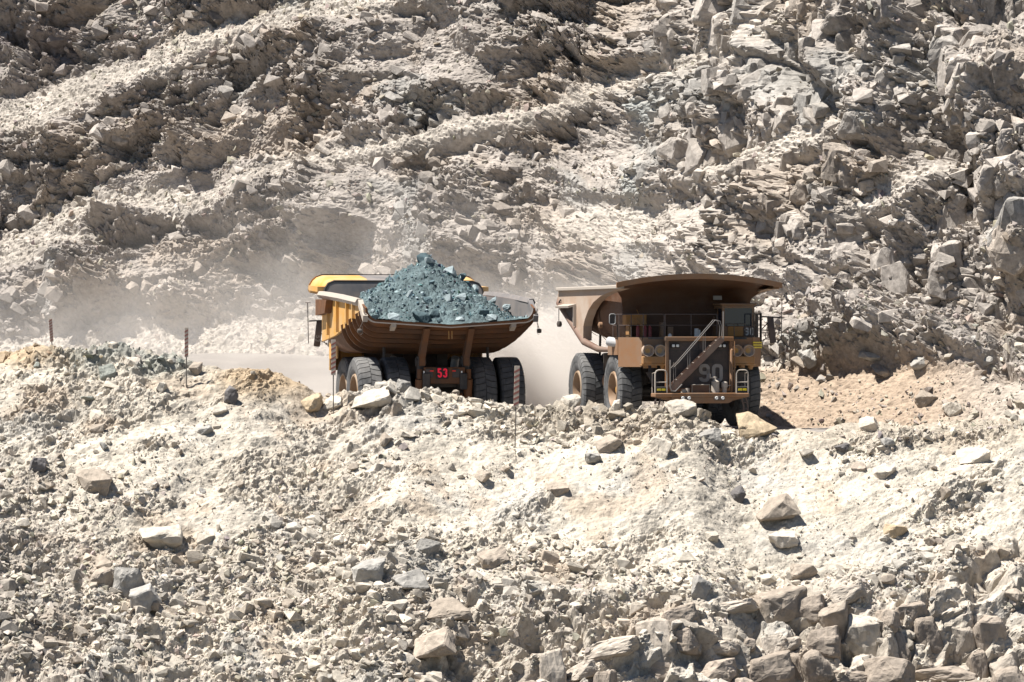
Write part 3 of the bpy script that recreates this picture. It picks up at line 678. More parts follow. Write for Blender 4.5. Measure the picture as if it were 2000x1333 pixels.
# ------------------------------------------------------------------ mesh building for the machines
class MB:
    """collects shapes in machine space (x = towards the machine's LEFT, y = forward, z = up) and links them as ONE mesh object"""
    def __init__(s): s.v, s.f, s.sm = [], [], []
    def add(s, vs, fs, smooth=False):
        o = len(s.v); s.v += [tuple(v) for v in vs]
        s.f += [tuple(i + o for i in f) for f in fs]; s.sm += [smooth] * len(fs); return s
    def box(s, c, d, rot=None, bev=0.0):
        hx, hy, hz = d[0] / 2, d[1] / 2, d[2] / 2
        b = min(bev, hx * .9, hy * .9, hz * .9)
        M = Euler(rot).to_matrix() if rot else None
        if b <= 0:
            vs = [Vector((x, y, z)) for x in (-hx, hx) for y in (-hy, hy) for z in (-hz, hz)]
            fs = [(0, 1, 3, 2), (4, 6, 7, 5), (0, 4, 5, 1), (2, 3, 7, 6), (0, 2, 6, 4), (1, 5, 7, 3)]
        else:
            bm = bmesh.new(); bmesh.ops.create_cube(bm, size=1)
            for v in bm.verts: v.co = Vector((v.co.x * 2 * hx, v.co.y * 2 * hy, v.co.z * 2 * hz))
            bmesh.ops.bevel(bm, geom=list(bm.edges), offset=b, segments=1, affect='EDGES')
            bm.verts.index_update(); vs = [v.co.copy() for v in bm.verts]; fs = [[v.index for v in f.verts] for f in bm.faces]; bm.free()
        c = Vector(c)
        return s.add([(M @ v if M else v) + c for v in vs], fs)
    def tube(s, pts, r, n=8, caps=True):
        pts = [Vector(p) for p in pts]; rs = r if isinstance(r, (list, tuple)) else [r] * len(pts)
        rings = []; prev = None
        for i, p in enumerate(pts):
            t = (pts[min(i + 1, len(pts) - 1)] - pts[max(i - 1, 0)]).normalized()
            if prev is None:
                a = t.cross(Vector((0, 0, 1)) if abs(t.z) < .9 else Vector((1, 0, 0))).normalized()
            else: a = (prev - t * prev.dot(t)).normalized()
            prev = a; b = t.cross(a)
            rings.append([p + (a * math.cos(k * 2 * math.pi / n) + b * math.sin(k * 2 * math.pi / n)) * rs[i] for k in range(n)])
        return s.loft(rings, closed=True, caps=caps, smooth=n > 5)
    def loft(s, rings, closed=False, caps=False, smooth=True):
        n = len(rings[0]); vs = [v for r in rings for v in r]; fs = []
        for i in range(len(rings) - 1):
            for j in range(n if closed else n - 1):
                k = (j + 1) % n
                fs.append((i * n + j, i * n + k, (i + 1) * n + k, (i + 1) * n + j))
        s.add(vs, fs, smooth)
        if caps:
            s.add(rings[0], [tuple(range(n))[::-1]]); s.add(rings[-1], [tuple(range(n))])
        return s
    def slab(s, outer, inner):
        """a plate: two matching grids of points joined round their rim"""
        nr, nc = len(outer), len(outer[0])
        s.loft(outer); s.loft([list(r) for r in inner])
        rim = lambda g: [g[0][j] for j in range(nc)] + [g[i][nc - 1] for i in range(1, nr)] + [g[nr - 1][j] for j in range(nc - 2, -1, -1)] + [g[i][0] for i in range(nr - 2, 0, -1)]
        s.loft([rim(outer), rim(inner)], closed=True, smooth=False)
        return s
    def prism(s, poly, axis, a, b):
        """polygon (two coordinates) pushed out along an axis from a to b"""
        def P3(q, t): return {'x': (t, q[0], q[1]), 'y': (q[0], t, q[1]), 'z': (q[0], q[1], t)}[axis]
        n = len(poly); vs = [P3(q, a) for q in poly] + [P3(q, b) for q in poly]
        fs = [tuple(range(n))[::-1], tuple(range(n, 2 * n))] + [(i, (i + 1) % n, n + (i + 1) % n, n + i) for i in range(n)]
        return s.add(vs, fs)
    def revolve(s, prof, c, axis='x', n=40, closed=False):
        """profile of (along axis, radius)"""
        rings = []
        for (t, r) in prof:
            ring = []
            for k in range(n):
                a = 2 * math.pi * k / n; u, w = r * math.cos(a), r * math.sin(a)
                q = {'x': (t, u, w), 'y': (u, t, w), 'z': (u, w, t)}[axis]
                ring.append((c[0] + q[0], c[1] + q[1], c[2] + q[2]))
            rings.append(ring)
        return s.loft(rings, closed=True)
    def build(s, name, mat, parent=None, label=None):
        me = bpy.data.meshes.new(name)
        me.from_pydata([(-x, y, z) for x, y, z in s.v], [], s.f)
        for p, sm in zip(me.polygons, s.sm): p.use_smooth = sm
        bm = bmesh.new(); bm.from_mesh(me); bmesh.ops.recalc_face_normals(bm, faces=bm.faces)
        for e in bm.edges:
            if len(e.link_faces) == 2 and e.calc_face_angle(0) > R(38): e.smooth = False
        bm.to_mesh(me); bm.free()
        o = mesh_obj(name, me, mat, parent)
        if label: o['label'] = label
        return o

def paint_mat(name, col, dust=(0.36, 0.28, 0.21), amount=0.45, rough=0.55, streak=0.25, metal=0.0):
    m, nt, b = new_mat(name, rough, metal=metal, spec=0.35)
    L = nt.links.new
    tc = N(nt, 'ShaderNodeTexCoord'); mp = N(nt, 'ShaderNodeMapping'); mp.inputs['Scale'].default_value = (3.2, 3.2, .55)
    L(tc.outputs['Object'], mp.inputs[0])
    n1 = N(nt, 'ShaderNodeTexNoise', i_Scale=1.6, i_Detail=9.0, i_Roughness=0.7); L(mp.outputs[0], n1.inputs['Vector'])
    n2 = N(nt, 'ShaderNodeTexNoise', i_Scale=.8, i_Detail=7.0, i_Roughness=0.65); L(tc.outputs['Object'], n2.inputs['Vector'])
    ad = N(nt, 'ShaderNodeMath', operation='MULTIPLY_ADD', i_1=streak); L(n1.outputs[0], ad.inputs[0]); L(n2.outputs[0], ad.inputs[2])
    mr = N(nt, 'ShaderNodeMapRange', i_1=.48, i_2=.77, i_3=max(0, amount - .4), i_4=min(1, amount + .42)); L(ad.outputs[0], mr.inputs[0])
    mx = N(nt, 'ShaderNodeMix', data_type='RGBA'); mx.inputs[6].default_value = (*[q * .62 for q in col], 1); mx.inputs[7].default_value = (*[q * .62 for q in dust], 1)
    L(mr.outputs[0], mx.inputs[0]); L(mx.outputs[2], b.inputs['Base Color'])
    mr2 = N(nt, 'ShaderNodeMapRange', i_3=rough - .1, i_4=.95); L(mr.outputs[0], mr2.inputs[0]); L(mr2.outputs[0], b.inputs['Roughness'])
    n3 = N(nt, 'ShaderNodeTexNoise', i_Scale=14.0, i_Detail=5.0); L(tc.outputs['Object'], n3.inputs['Vector'])
    bp = N(nt, 'ShaderNodeBump', i_Strength=.12, i_Distance=.02); L(n3.outputs[0], bp.inputs['Height']); L(bp.outputs[0], b.inputs['Normal'])
    return m
TM = dict(
    brown=paint_mat('dusty_brown_paint', (0.145, 0.062, 0.030), (0.20, 0.125, 0.085), .40),
    tan=paint_mat('dusty_tan_paint', (0.35, 0.160, 0.060), (0.32, 0.215, 0.145), .50),
    side=paint_mat('dusty_lit_tan', (0.50, 0.32, 0.21), (0.62, 0.50, 0.40), .55),  # dusty side panel; on the headlights it paints in missing sunlight
    orange=paint_mat('orange_paint', (0.52, 0.22, 0.035), (0.42, 0.28, 0.17), .25),
    yellow=paint_mat('yellow_paint', (0.84, 0.42, 0.07), (0.70, 0.52, 0.32), .28),
    under=paint_mat('underside_shade_paint', (0.22, 0.078, 0.016), (0.135, 0.085, 0.06), .45),  # darker copy of the yellow paint, shade under the body put into the colour
    steel=paint_mat('worn_bed_steel', (0.20, 0.195, 0.20), (0.36, 0.31, 0.28), .45, .5),
    dark=paint_mat('dark_metal', (0.035, 0.033, 0.034), (0.22, 0.18, 0.15), .25),
    brown2=paint_mat('stair_paint', (0.22, 0.12, 0.085), (0.30, 0.22, 0.17), .45),
    grille=paint_mat('dark_grille', (0.070, 0.055, 0.055), (0.21, 0.155, 0.13), .45),
    pale=paint_mat('dusty_pale_metal', (0.58, 0.51, 0.44), (0.56, 0.48, 0.40), .5),
    tyre=paint_mat('dusty_rubber', (0.07, 0.072, 0.075), (0.27, 0.26, 0.25), .42, .85),
    rim=paint_mat('rim_paint', (0.34, 0.19, 0.09), (0.46, 0.37, 0.28), .45),
    red=paint_mat('red_paint', (0.35, 0.03, 0.03), (0.30, 0.2, 0.16), .25),
    white=paint_mat('white_paint', (0.80, 0.79, 0.76), (0.60, 0.54, 0.47), .25),
    grey=paint_mat('faded_number_paint', (0.42, 0.39, 0.37), (0.36, 0.31, 0.27), .4),
    signyellow=paint_mat('sign_yellow', (1.2, 0.95, 0.03), (0.8, 0.7, 0.3), .05),
    rubber=paint_mat('black_rubber', (0.015, 0.015, 0.016), (0.12, 0.1, 0.09), .12, .7),
    chrome=paint_mat('bright_tube', (0.62, 0.64, 0.66), (0.5, 0.45, 0.4), .25, .4),
    tube=paint_mat('worn_tube', (0.30, 0.28, 0.27), (0.34, 0.28, 0.23), .4, .5),
)
def glass_mat():
    m, nt, b = new_mat('dark_tinted_glass', 0.06, (0.012, 0.016, 0.03), spec=0.6); return m
def glow_mat(name, col, s):
    m, nt, b = new_mat(name, .5, col); b.inputs['Emission Color'].default_value = (*col, 1); b.inputs['Emission Strength'].default_value = s; return m
TM['glass'] = glass_mat(); TM['lens'] = new_mat('lamp_lens', 0.15, (0.75, 0.74, 0.70), spec=.6)[0]
TM['redglow'] = glow_mat('red_lit_sign', (0.75, 0.01, 0.04), 0.12); TM['redlens'] = glow_mat('red_tail_lamp', (0.6, 0.02, 0.01), 0.06)
TM['inside'] = new_mat('cab_interior', .8, (0.03, 0.035, 0.06))[0]

# ---- number strokes
def arc(cx, cz, r, a0, a1, n=5): return [(cx + r * math.cos(R(a0 + (a1 - a0) * k / n)), cz + r * math.sin(R(a0 + (a1 - a0) * k / n))) for k in range(n + 1)]
def rr(x0, z0, x1, z1, r):
    return arc(x1 - r, z1 - r, r, 0, 90) + arc(x0 + r, z1 - r, r, 90, 180) + arc(x0 + r, z0 + r, r, 180, 270) + arc(x1 - r, z0 + r, r, 270, 360)
def glyph(ch, w=.56, t=.17):
    """centre lines of a block numeral one unit tall and w wide, stroke t: (points, closed)"""
    a, b, c, d, r = t / 2, t / 2, w - t / 2, 1 - t / 2, .16
    m = .50
    if ch == '0': return [(rr(a, b, c, d, r), True)]
    if ch == '9': return [(rr(a, m, c, d, r), True), ([(c, m + .2)] + arc(c - r, b + r, r, 0, -90) + arc(a + r, b + r, r, 270, 180) + [(a, .25)], False)]
    if ch == '5': return [([(c, d), (a, d), (a, .56)] + [(c - r, .56)] + arc(c - r, .56 - r, r, 90, 0)[1:] + arc(c - r, b + r, r, 0, -90) + arc(a + r, b + r, r, 270, 180) + [(a, .28)], False)]
    if ch == '3': return [([(a, .76)] + arc(a + r, d - r, r, 180, 90) + arc(c - r, d - r, r, 90, 0) + [(c, .62), (c - .1, .52)], False),
                          ([(a + .15, .52), (c - .1, .52), (c, .42)] + arc(c - r, b + r, r, 0, -90) + arc(a + r, b + r, r, 270, 180) + [(a, .26)], False)]
def text_mb(txt, place, h, depth, w=.56, t=.17, gap=.14):
    mb = MB(); x = 0
    for ch in txt:
        for pts, closed in glyph(ch, w, t):
            pts = [Vector((p[0] + x, p[1])) for p in pts]; n = len(pts); L_, R_ = [], []
            for i, p in enumerate(pts):
                p0 = pts[(i - 1) % n] if closed or i else p; p1 = pts[(i + 1) % n] if closed or i < n - 1 else p
                d = (p1 - p0).normalized(); q = Vector((-d.y, d.x))
                k = 1.0
                if p0 != p and p1 != p: k = 1 / max(.6, abs(q.dot(Vector((-(p - p0).normalized().y, (p - p0).normalized().x)))))
                L_.append(p + q * t / 2 * k); R_.append(p - q * t / 2 * k)
            rings = [[place(l.x * h, l.y * h, 0), place(l.x * h, l.y * h, depth), place(r_.x * h, r_.y * h, depth), place(r_.x * h, r_.y * h, 0)] for l, r_ in zip(L_, R_)]
            if closed: rings.append(rings[0])
            mb.loft(rings, closed=True, caps=not closed, smooth=False)
        x += w + gap
    return mb

# ------------------------------------------------------------------ wheels
TR = 1.72
def make_wheel(root, x, y, side, lugs=36, rim_r=.82, front=True, dz=0.0, width=1.08):
    """side +1: outer face looks to the machine's left"""
    c = (x, y, TR + dz); hw = width / 2
    w = empty('wheel'); w.parent = root
    prof = [(-hw * .80, rim_r + .03), (-hw * .98, rim_r + .22), (-hw * 1.02, TR - .50), (-hw * .99, TR - .26), (-hw * .86, TR - .09), (-hw * .5, TR - .085), (0, TR - .08),
            (hw * .5, TR - .085), (hw * .86, TR - .09), (hw * .99, TR - .26), (hw * 1.02, TR - .50), (hw * .98, rim_r + .22), (hw * .80, rim_r + .03), (-hw * .80, rim_r + .03)]
    ty = MB().revolve(prof, c, n=72).build('tyre', TM['tyre'], w)
    tr = MB()
    for k in range(lugs):
        for sgn in (-1, 1):
            a0 = 2 * math.pi * (k + (.5 if sgn > 0 else 0)) / lugs; da = 2 * math.pi / lugs * .86
            sec = []
            for (t, r0, r1, sh) in ((0.02, TR - .10, TR, -.4), (.5, TR - .10, TR, -.1), (.86, TR - .12, TR - .012, 0), (1.0, TR - .30, TR - .13, 0), (1.035, TR - .44, TR - .36, 0)):
                ring = []
                for aa, rr_ in ((a0, r0), (a0, r1), (a0 + da, r1), (a0 + da, r0)):
                    aa += sh * da
                    ring.append((c[0] + sgn * t * hw, c[1] + rr_ * math.cos(aa), c[2] + rr_ * math.sin(aa)))
                sec.append(ring)
            tr.loft(sec, closed=True, caps=True, smooth=False)
    o = tr.build('tread', TM['tyre'], w); o['kind'] = 'stuff'
    s = side; f = hw * s
    rp = [(f * .82, rim_r + .05), (f * .95, rim_r + .02), (f * .97, rim_r - .05), (f * .80, rim_r - .09), (f * .25, rim_r - .14), (f * .12, rim_r - .24), (f * .10, .42), (f * .30, .36), (f * .32, .02)] if not front else \
         [(f * .82, rim_r + .05), (f * .95, rim_r + .02), (f * .97, rim_r - .05), (f * .80, rim_r - .09), (f * .20, rim_r - .14), (f * .10, .50), (f * .15, .40), (f * .12, .02)]
    MB().revolve(rp, c, n=48).build('rim', TM['rim'], w)
    MB().revolve([(-f * .80, rim_r + .05), (-f * .5, rim_r - .1), (-f * .3, .3), (-f * .28, .02)], c, n=32).build('rim_back', TM['dark'], w)
    hub = MB()
    if front: hub.revolve([(f * .10, .26), (f * .52, .24), (f * .60, .17), (f * .62, .01)], c, n=20)
    else: hub.revolve([(f * .30, .30), (f * .50, .28), (f * .54, .22), (f * .55, .01)], c, n=20)
    for k in range(16):
        a = 2 * math.pi * k / 16
        hub.tube([(c[0] + f * .08, c[1] + .55 * math.cos(a), c[2] + .55 * math.sin(a)), (c[0] + f * .26, c[1] + .55 * math.cos(a), c[2] + .55 * math.sin(a))], .035, 6)
    hub.build('hub', TM['yellow'] if front else TM['rim'], w)
    return w

# ------------------------------------------------------------------ chassis, deck and cab shared by both haul trucks
def make_chassis(root, paint, P_):
    a, b, c = P_.get('track', (2.85, 3.05, 1.75))
    wheels = [(a, 0, 1, True), (-a, 0, -1, True), (b, -6.2, 1, False), (c, -6.2, 1, False), (-b, -6.2, -1, False), (-c, -6.2, -1, False)]
    for x, y, s, fr in wheels: make_wheel(root, x, y, s, front=fr, rim_r=P_.get('rim_r', .82))
    ch = MB()
    for x in (-.85, .85):
        ch.box((x, -3.0, 2.35), (.34, 10.6, .75), bev=.04)
    for y in (-7.4, -4.8, -2.4, .8): ch.box((0, y, 2.35), (1.4, .4, .55))
    ch.tube([(-1.3, -6.2, TR), (1.3, -6.2, TR)], .62, 20)
    ch.tube([(-2.6, 0, TR), (2.6, 0, TR)], .30, 12)
    ch.build('chassis', TM['dark'], root)
    for x in (-2.15, 2.15):
        MB().tube([(x * .9, -.1, 1.5), (x * .86, -.1, 2.4)], .30, 14).tube([(x * .86, -.1, 2.4), (x * .84, -.1, 3.3)], .22, 14).build('front_suspension', TM['dark'], root)
    for x in (-1.05, 1.05):
        MB().box((x, -1.5, 3.0), (.5, 2.6, 1.5)).build('engine_bay_panel', TM['dark'], root)
    for x in (-1.45, 1.45):
        MB().tube([(x, -2.6, 1.7), (x, -3.8, 3.4)], [.22, .18], 12).build('hoist_cylinder', TM['chrome'], root)
    t = MB().tube([(-2.3, -2.6, 2.1), (-2.3, -4.2, 2.1)], .52, 20)
    t.build('fuel_tank', paint, root)
    MB().box((2.25, -2.9, 2.5), (.85, 1.9, 1.3), bev=.06).build('side_cabinet', paint, root)

def rail_mb(pts, h=1.06, r=.022, posts=None, mid=True):
    mb = MB()
    P0 = [Vector(p) for p in pts]
    mb.tube([p + Vector((0, 0, h)) for p in P0], r, 6)
    if mid: mb.tube([p + Vector((0, 0, h * .52)) for p in P0], r * .8, 6)
    for i in range(len(P0) - 1):
        n = max(1, round((P0[i + 1] - P0[i]).length / (posts or .95)))
        for k in range(n + (i == len(P0) - 2)):
            p = P0[i].lerp(P0[i + 1], k / n); mb.tube([p, p + Vector((0, 0, h))], r, 6)
    return mb

def make_front(root, P_):
    tan, orange = TM[P_['fender']], TM[P_['box']]
    DZ = 4.18
    MB().prism([(-3.45, -.6), (-3.45, 1.35), (-2.62, 2.82), (-1.62, 2.86), (-1.62, 3.0), (1.62, 3.0), (1.62, 2.86), (2.62, 2.82), (3.45, 1.35), (3.45, -.6)], 'z', DZ - .10, DZ).build('deck', TM['dark'], root)
    for s in (-1, 1):
        f = MB()
        # slanted outer fender plate, hanging from the deck edge in front of the tyre
        for (a, b, z0, z1) in (((3.44, 1.40), (2.66, 2.80), 2.80, 4.17), ((3.45, -.55), (3.45, 1.36), 3.35, 4.17)):
            d = Vector((b[0] - a[0], b[1] - a[1], 0)).normalized(); nrm = Vector((d.y, -d.x, 0)) * .06
            pp = [Vector((*a, z0)), Vector((*b, z0)), Vector((*b, z1)), Vector((*a, z1))]
            if s < 0: pp = [Vector((-p.x, p.y, p.z)) for p in pp]; nrm = Vector((-nrm.x, nrm.y, 0))
            f.add(pp + [p - nrm for p in pp], [(0, 1, 2, 3), (7, 6, 5, 4), (0, 4, 5, 1), (1, 5, 6, 2), (2, 6, 7, 3), (3, 7, 4, 0)])
        # face that carries the headlamps
        f.box((s * 2.12, 2.79, 3.62), (1.02, .08, 1.08)); f.box((s * 2.12, 2.2, 4.0), (1.0, 1.1, .1))
        fo = f.build('fender', tan, root)
        if s > 0 and P_.get('stripes'):
            for k in range(3):
                z = 3.93 - k * .115
                a, b = Vector((2.655, 2.875, z)), Vector((3.47, 1.44, z)); d = (b - a).normalized(); n_ = Vector((-d.y, d.x, 0)); n_ = n_ if n_.x > 0 else -n_
                q = [a + n_ * .02, b + n_ * .02]
                m_ = MB().add([q[0] - Vector((0, 0, .032)), q[1] - Vector((0, 0, .032)), q[1] + Vector((0, 0, .032)), q[0] + Vector((0, 0, .032)),
                          *(p - n_ * .03 + Vector((0, 0, zz)) for p, zz in ((q[0], -.032), (q[1], -.032), (q[1], .032), (q[0], .032)))],
                         [(0, 1, 2, 3), (4, 7, 6, 5), (0, 4, 5, 1), (1, 5, 6, 2), (2, 6, 7, 3), (3, 7, 4, 0)])
                m_.build('yellow_stripe', TM['signyellow'], fo)
        for dx in (-.29, .29):
            x = s * 2.12 + dx
            h = MB().revolve([(2.80, .285), (3.06, .285), (3.08, .262), (3.05, .235), (2.90, .20), (2.87, .02)], (x, 0, 3.55), 'y', 28).build('headlight', TM['side'], root)  # pale ring and dish: sunlight that misses them put into the colour
            MB().revolve([(2.872, .13), (2.89, .12), (2.905, .01)], (x, 0, 3.55), 'y', 18).build('lens', TM['yellow'], h)
        bx = MB().box((s * 2.10, 2.86, 3.11), (1.16, .42, .36), bev=.03)
        bx.box((s * 2.10, 2.86, 2.90), (1.24, .46, .06))
        bx.tube([(s * 2.10 + .42, 2.9, 2.88), (s * 2.10 + .42, 2.9, 2.68)], [.16, .08], 10).tube([(s * 2.10 - .4, 2.9, 2.88), (s * 2.10 - .4, 2.9, 2.74)], .12, 10).tube([(s * 2.1, 2.9, 2.88), (s * 2.1, 2.9, 2.76)], .14, 10)
        bx.build('lamp_box', orange, root)
        MB().prism([(s * 2.4, 2.55), (s * 1.55, 2.55), (s * 1.55, 1.1)], 'y', 2.5, 2.58).build('side_plate', TM['dark'], root)
    # radiator grille in its frame
    fr = MB()
    for s in (-1, 1): fr.box((s * 1.54, 3.02, 2.92), (.16, .22, 2.40), bev=.02)
    fr.box((0, 3.02, 4.10), (3.3, .28, .20), bev=.02); fr.box((0, 2.97, 1.74), (3.1, .2, .14))
    fo = fr.build('grille_frame', tan, root)
    g = MB().box((0, 2.93, 2.90), (2.94, .06, 2.2)).build('grille', TM['grille'], root)
    gl = MB()
    for z in (3.55, 3.02, 2.62): gl.box((0, 2.975, z), (2.9, .03, .045))
    for k in range(26): gl.box((0, 2.966, 1.9 + k * .066), (2.88, .012, .02))
    gl.box((0, 2.972, 2.86), (.03, .02, 2.1))
    gl.build('grille_bars', TM['dark'], g)
    if P_.get('number'):
        text_mb(P_['number'], lambda a, z, d: (.02 + a, 2.985 + d, 2.10 + z), .84, .02, .62, .19, .12).build('number', TM['grey'], g, 'big faded grey number 90')
    for s in (-1, 1):
        b = MB().box((s * 1.12, 3.0, 3.78), (.42, .10, .20), bev=.01).build('fog_lamp', TM['rubber'], root)
        for dx in (-.1, .1): MB().box((s * 1.12 + dx, 3.06, 3.78), (.13, .03, .12), bev=.02).build('lens', TM['lens'], b)
    # diagonal stair across the grille
    st = empty('stair'); st.parent = root
    a, b = Vector((-1.46, 3.24, 1.78)), Vector((.98, 3.24, 4.12)); d = (b - a).normalized(); nn = Vector((-d.z, 0, d.x))
    for dy in (-.05, .36):
        MB().add([p + Vector((0, dy + q, 0)) + nn * w for q in (0, .035) for p, w in ((a, -.14), (b, -.14), (b, .14), (a, .14))],
                 [(0, 1, 2, 3), (7, 6, 5, 4), (0, 4, 5, 1), (1, 5, 6, 2), (2, 6, 7, 3), (3, 7, 4, 0)]).build('stringer', TM['brown2'], st)
    for k in range(9):
        p = a.lerp(b, (k + .5) / 9); MB().box((p.x, p.y + .16, p.z + .05), (.26, .38, .03)).build('step', TM['pale'], st)
    hr = MB()
    for dy in (.0, .38):
        top = [a + Vector((.05, dy, .95)), a + Vector((.4, dy, 1.15 + .15)), b + Vector((-.35, dy, .86)), b + Vector((-.12, dy, .80)), b + Vector((-.02, dy, .5)), b + Vector((-.05, dy, .1))]
        hr.tube(top, .017, 6)
        for t in (.08, .36, .66): 
            p = a.lerp(b, t) + Vector((0, dy, 0)); hr.tube([p, p + Vector((0, 0, 1.05))], .011, 5)
    hr.tube([a + Vector((-.06, .38, 1.35)), a + Vector((-.06, .38, .1)), a + Vector((.0, .38, -.08)), a + Vector((.18, .38, -.1)), a + Vector((.5, .38, .22))], .032, 8)
    hr.tube([b + Vector((.06, .3, -.05)), b + Vector((.06, .3, 1.25))], .03, 8)
    hr.build('handrail', TM['tube'], st)
    # bumper platform with its own rails and small kit
    bp = MB().box((0, 3.25, 1.50), (4.5, .80, .18), bev=.03)
    bp.prism([(-1.45, 1.40), (1.5, 1.40), (1.42, 1.20), (1.25, 1.12), (-1.3, 1.12), (-1.42, 1.2)], 'y', 3.0, 3.62)
    bp.tube([(-1.45, 3.62, 1.57), (1.62, 3.62, 1.57)], .035, 8)
    for s in (-1, 1): bp.prism([(s * 2.25, 1.42), (s * 1.42, 1.42), (s * 1.42, 1.22)], 'y', 3.1, 3.5)
    bpo = bp.build('bumper', TM['tan'], root)
    for x in (-.78, .83):
        q = MB().box((x, 3.63, 1.36), (.52, .06, .22), bev=.03).build('lamp_plate', TM['grille'], bpo)
        for dx in (-.15, .15): MB().revolve([(3.65, .075), (3.69, .075), (3.70, .06), (3.69, .01)], (x + dx, 0, 1.37), 'y', 14).build('lens', TM['lens'], q)
    for s in (-1, 1):
        h = MB().tube([(s * 1.66, 3.55, 1.58), (s * 1.66, 3.55, 2.50), (s * 1.72, 3.55, 2.62), (s * 1.82, 3.55, 2.66), (s * 2.06, 3.55, 2.66), (s * 2.16, 3.55, 2.62), (s * 2.22, 3.55, 2.50), (s * 2.22, 3.55, 1.58)], .034, 8)
        h.tube([(s * 1.66, 3.55, 2.10), (s * 2.22, 3.55, 2.10)], .026, 6).tube([(s * 2.22, 3.0, 1.58), (s * 2.22, 3.0, 2.5), (s * 2.22, 3.55, 2.55)], .026, 6)
        h.build('safety_hoop', TM['pale'], root)
        w = MB().box((s * 1.94, 3.56, 1.74), (.48, .03, .24)).build('warning_plate', TM['rubber'], root, 'small black plate with two blurred yellow words')
        MB().box((s * 1.94, 3.55, 1.88), (.5, .03, .03)).box((s * 1.94 - .25, 3.55, 1.74), (.03, .03, .28)).build('plate_frame', TM['pale'], w)
        for wx in (-.11, .11):
            for k in range(4): MB().box((s * 1.94 + wx + (k - 1.5) * .047, 3.58, 1.755), (.036, .012, .10)).build('letter', TM['signyellow'], w)
        l = MB()
        for dx in (-.10, .10):
            x = s * 2.02 + dx
            l.tube([(x, 3.45, 1.44), (x + s * .12, 3.45, 1.0), (x + s * .10, 3.45, .38)], .045, 6)
        for z in (.5, .85, 1.15): l.box((s * 2.12, 3.45, z), (.22, .12, .04))
        l.build('boarding_ladder', TM['grille'], root)
    MB().tube([(.72, 3.3, 1.59), (.72, 3.3, 2.12)], .19, 18).tube([(.72, 3.3, 2.12), (.72, 3.3, 2.2), (.72, 3.3, 2.36)], [.21, .05, .045], 12).tube([(.45, 3.3, 2.30), (.80, 3.3, 2.32)], .035, 8).tube([(.48, 3.3, 2.28), (.48, 3.3, 2.48)], .03, 6).build('grease_drum', TM['pale'], root)
    MB().tube([(1.16, 3.3, 1.59), (1.16, 3.3, 1.85)], .11, 12).tube([(1.16, 3.3, 1.85), (1.16, 3.3, 2.08), (1.16, 3.3, 2.12)], [.15, .15, .06], 14).tube([(1.1, 3.35, 1.9), (1.45, 3.35, 1.95)], .02, 6).build('pump', TM['pale'], root)
    q = MB().box((-.02, 3.3, 1.78), (.84, .3, .36)); q.build('tool_box', TM['brown'], root)
    MB().tube([(-.44, 3.46, 1.6), (-.44, 3.46, 1.98), (.40, 3.46, 1.98), (.40, 3.46, 1.6)], .02, 6).build('guard_rail', TM['pale'], root)
    MB().box((-.82, 3.35, 1.68), (.20, .22, .18), bev=.02).tube([(-.60, 3.3, 1.6), (-.60, 3.3, 1.82)], .10, 12).build('coupling_box', TM['pale'], root)
    MB().tube([(1.52, 3.22, 1.6), (1.52, 3.22, 3.55), (1.56, 3.2, 3.6)], .075, 10).tube([(1.66, 3.25, 1.6), (1.66, 3.25, 4.0)], .03, 8).box((1.6, 3.23, 2.62), (.2, .06, .1)).build('stand_pipe', TM['tan'], root)
    # cab on the left of the deck
    cab = MB()
    x0, x1, y0, y1, z0, z1 = 1.36, 2.92, .35, 2.15, DZ, 5.66
    cab.box(((x0 + x1) / 2, y1 - .04, (z0 + 4.68) / 2), (x1 - x0, .10, 4.68 - z0), bev=.02)
    cab.box(((x0 + x1) / 2, y1 - .04, 5.60), (x1 - x0, .10, .14)); cab.box((x0 + .06, y1 - .04, 5.10), (.12, .10, .86)); cab.box((x1 - .06, y1 - .04, 5.10), (.12, .10, .86))
    cab.box(((x0 + x1) / 2, (y0 + y1) / 2, z1 + .05), (x1 - x0 + .16, y1 - y0 + .2, .10), bev=.03)
    for x in (x0 + .05, x1 - .05):
        cab.box((x, (y0 + y1) / 2 - .05, (z0 + 4.72) / 2), (.08, y1 - y0 - .1, 4.72 - z0)); cab.box((x, y0 + .1, 5.1), (.08, .2, 1.0)); cab.box((x, (y0 + y1) / 2, 5.58), (.08, y1 - y0 - .1, .14))
        cab.box((x, 1.25, 5.1), (.08, .1, .86))
    cab.box(((x0 + x1) / 2, y0 + .04, 4.92), (x1 - x0 - .1, .08, 1.4))
    co = cab.build('cab', TM[P_['cab']], root)
    MB().prism(rr(x0 + .10, 4.69, x1 - .10, 5.55, .08), 'y', y1 - .035, y1 - .005).build('windscreen', TM['glass'], co)
    MB().box((2.2, 1.1, 4.75), (.55, .5, .6), bev=.08).box((2.2, .85, 5.15), (.5, .14, .5), bev=.05).build('driver_seat', TM['inside'], co)
    for s, x in ((-1, x0 + .05), (1, x1 - .05)):
        MB().box((x, 1.72, 5.12), (.03, .80, .82)).build('side_window', TM['glass'], co)
    MB().box((2.0, y1 + .03, 4.45), (.74, .06, .46), bev=.02).build('equipment_cover', TM['orange'], co)
    pl = MB().box((2.66, y1 + .03, 4.44), (.50, .05, .44)).build('number_plate', TM['grille'], co)
    if P_.get('number'):
        text_mb(P_['number'], lambda a, z, d: (2.43 + a, y1 + .056 + d, 4.27 + z), .35, .015, .56, .17, .16).build('number', TM['white'], pl, 'white number 90 on the cab')
    # railings, mirrors, whip aerial
    rail_mb([(-3.38, .2, DZ), (-3.38, 1.35, DZ), (-2.58, 2.74, DZ), (-1.6, 2.8, DZ)]).build('deck_railing', TM['grille'], root)
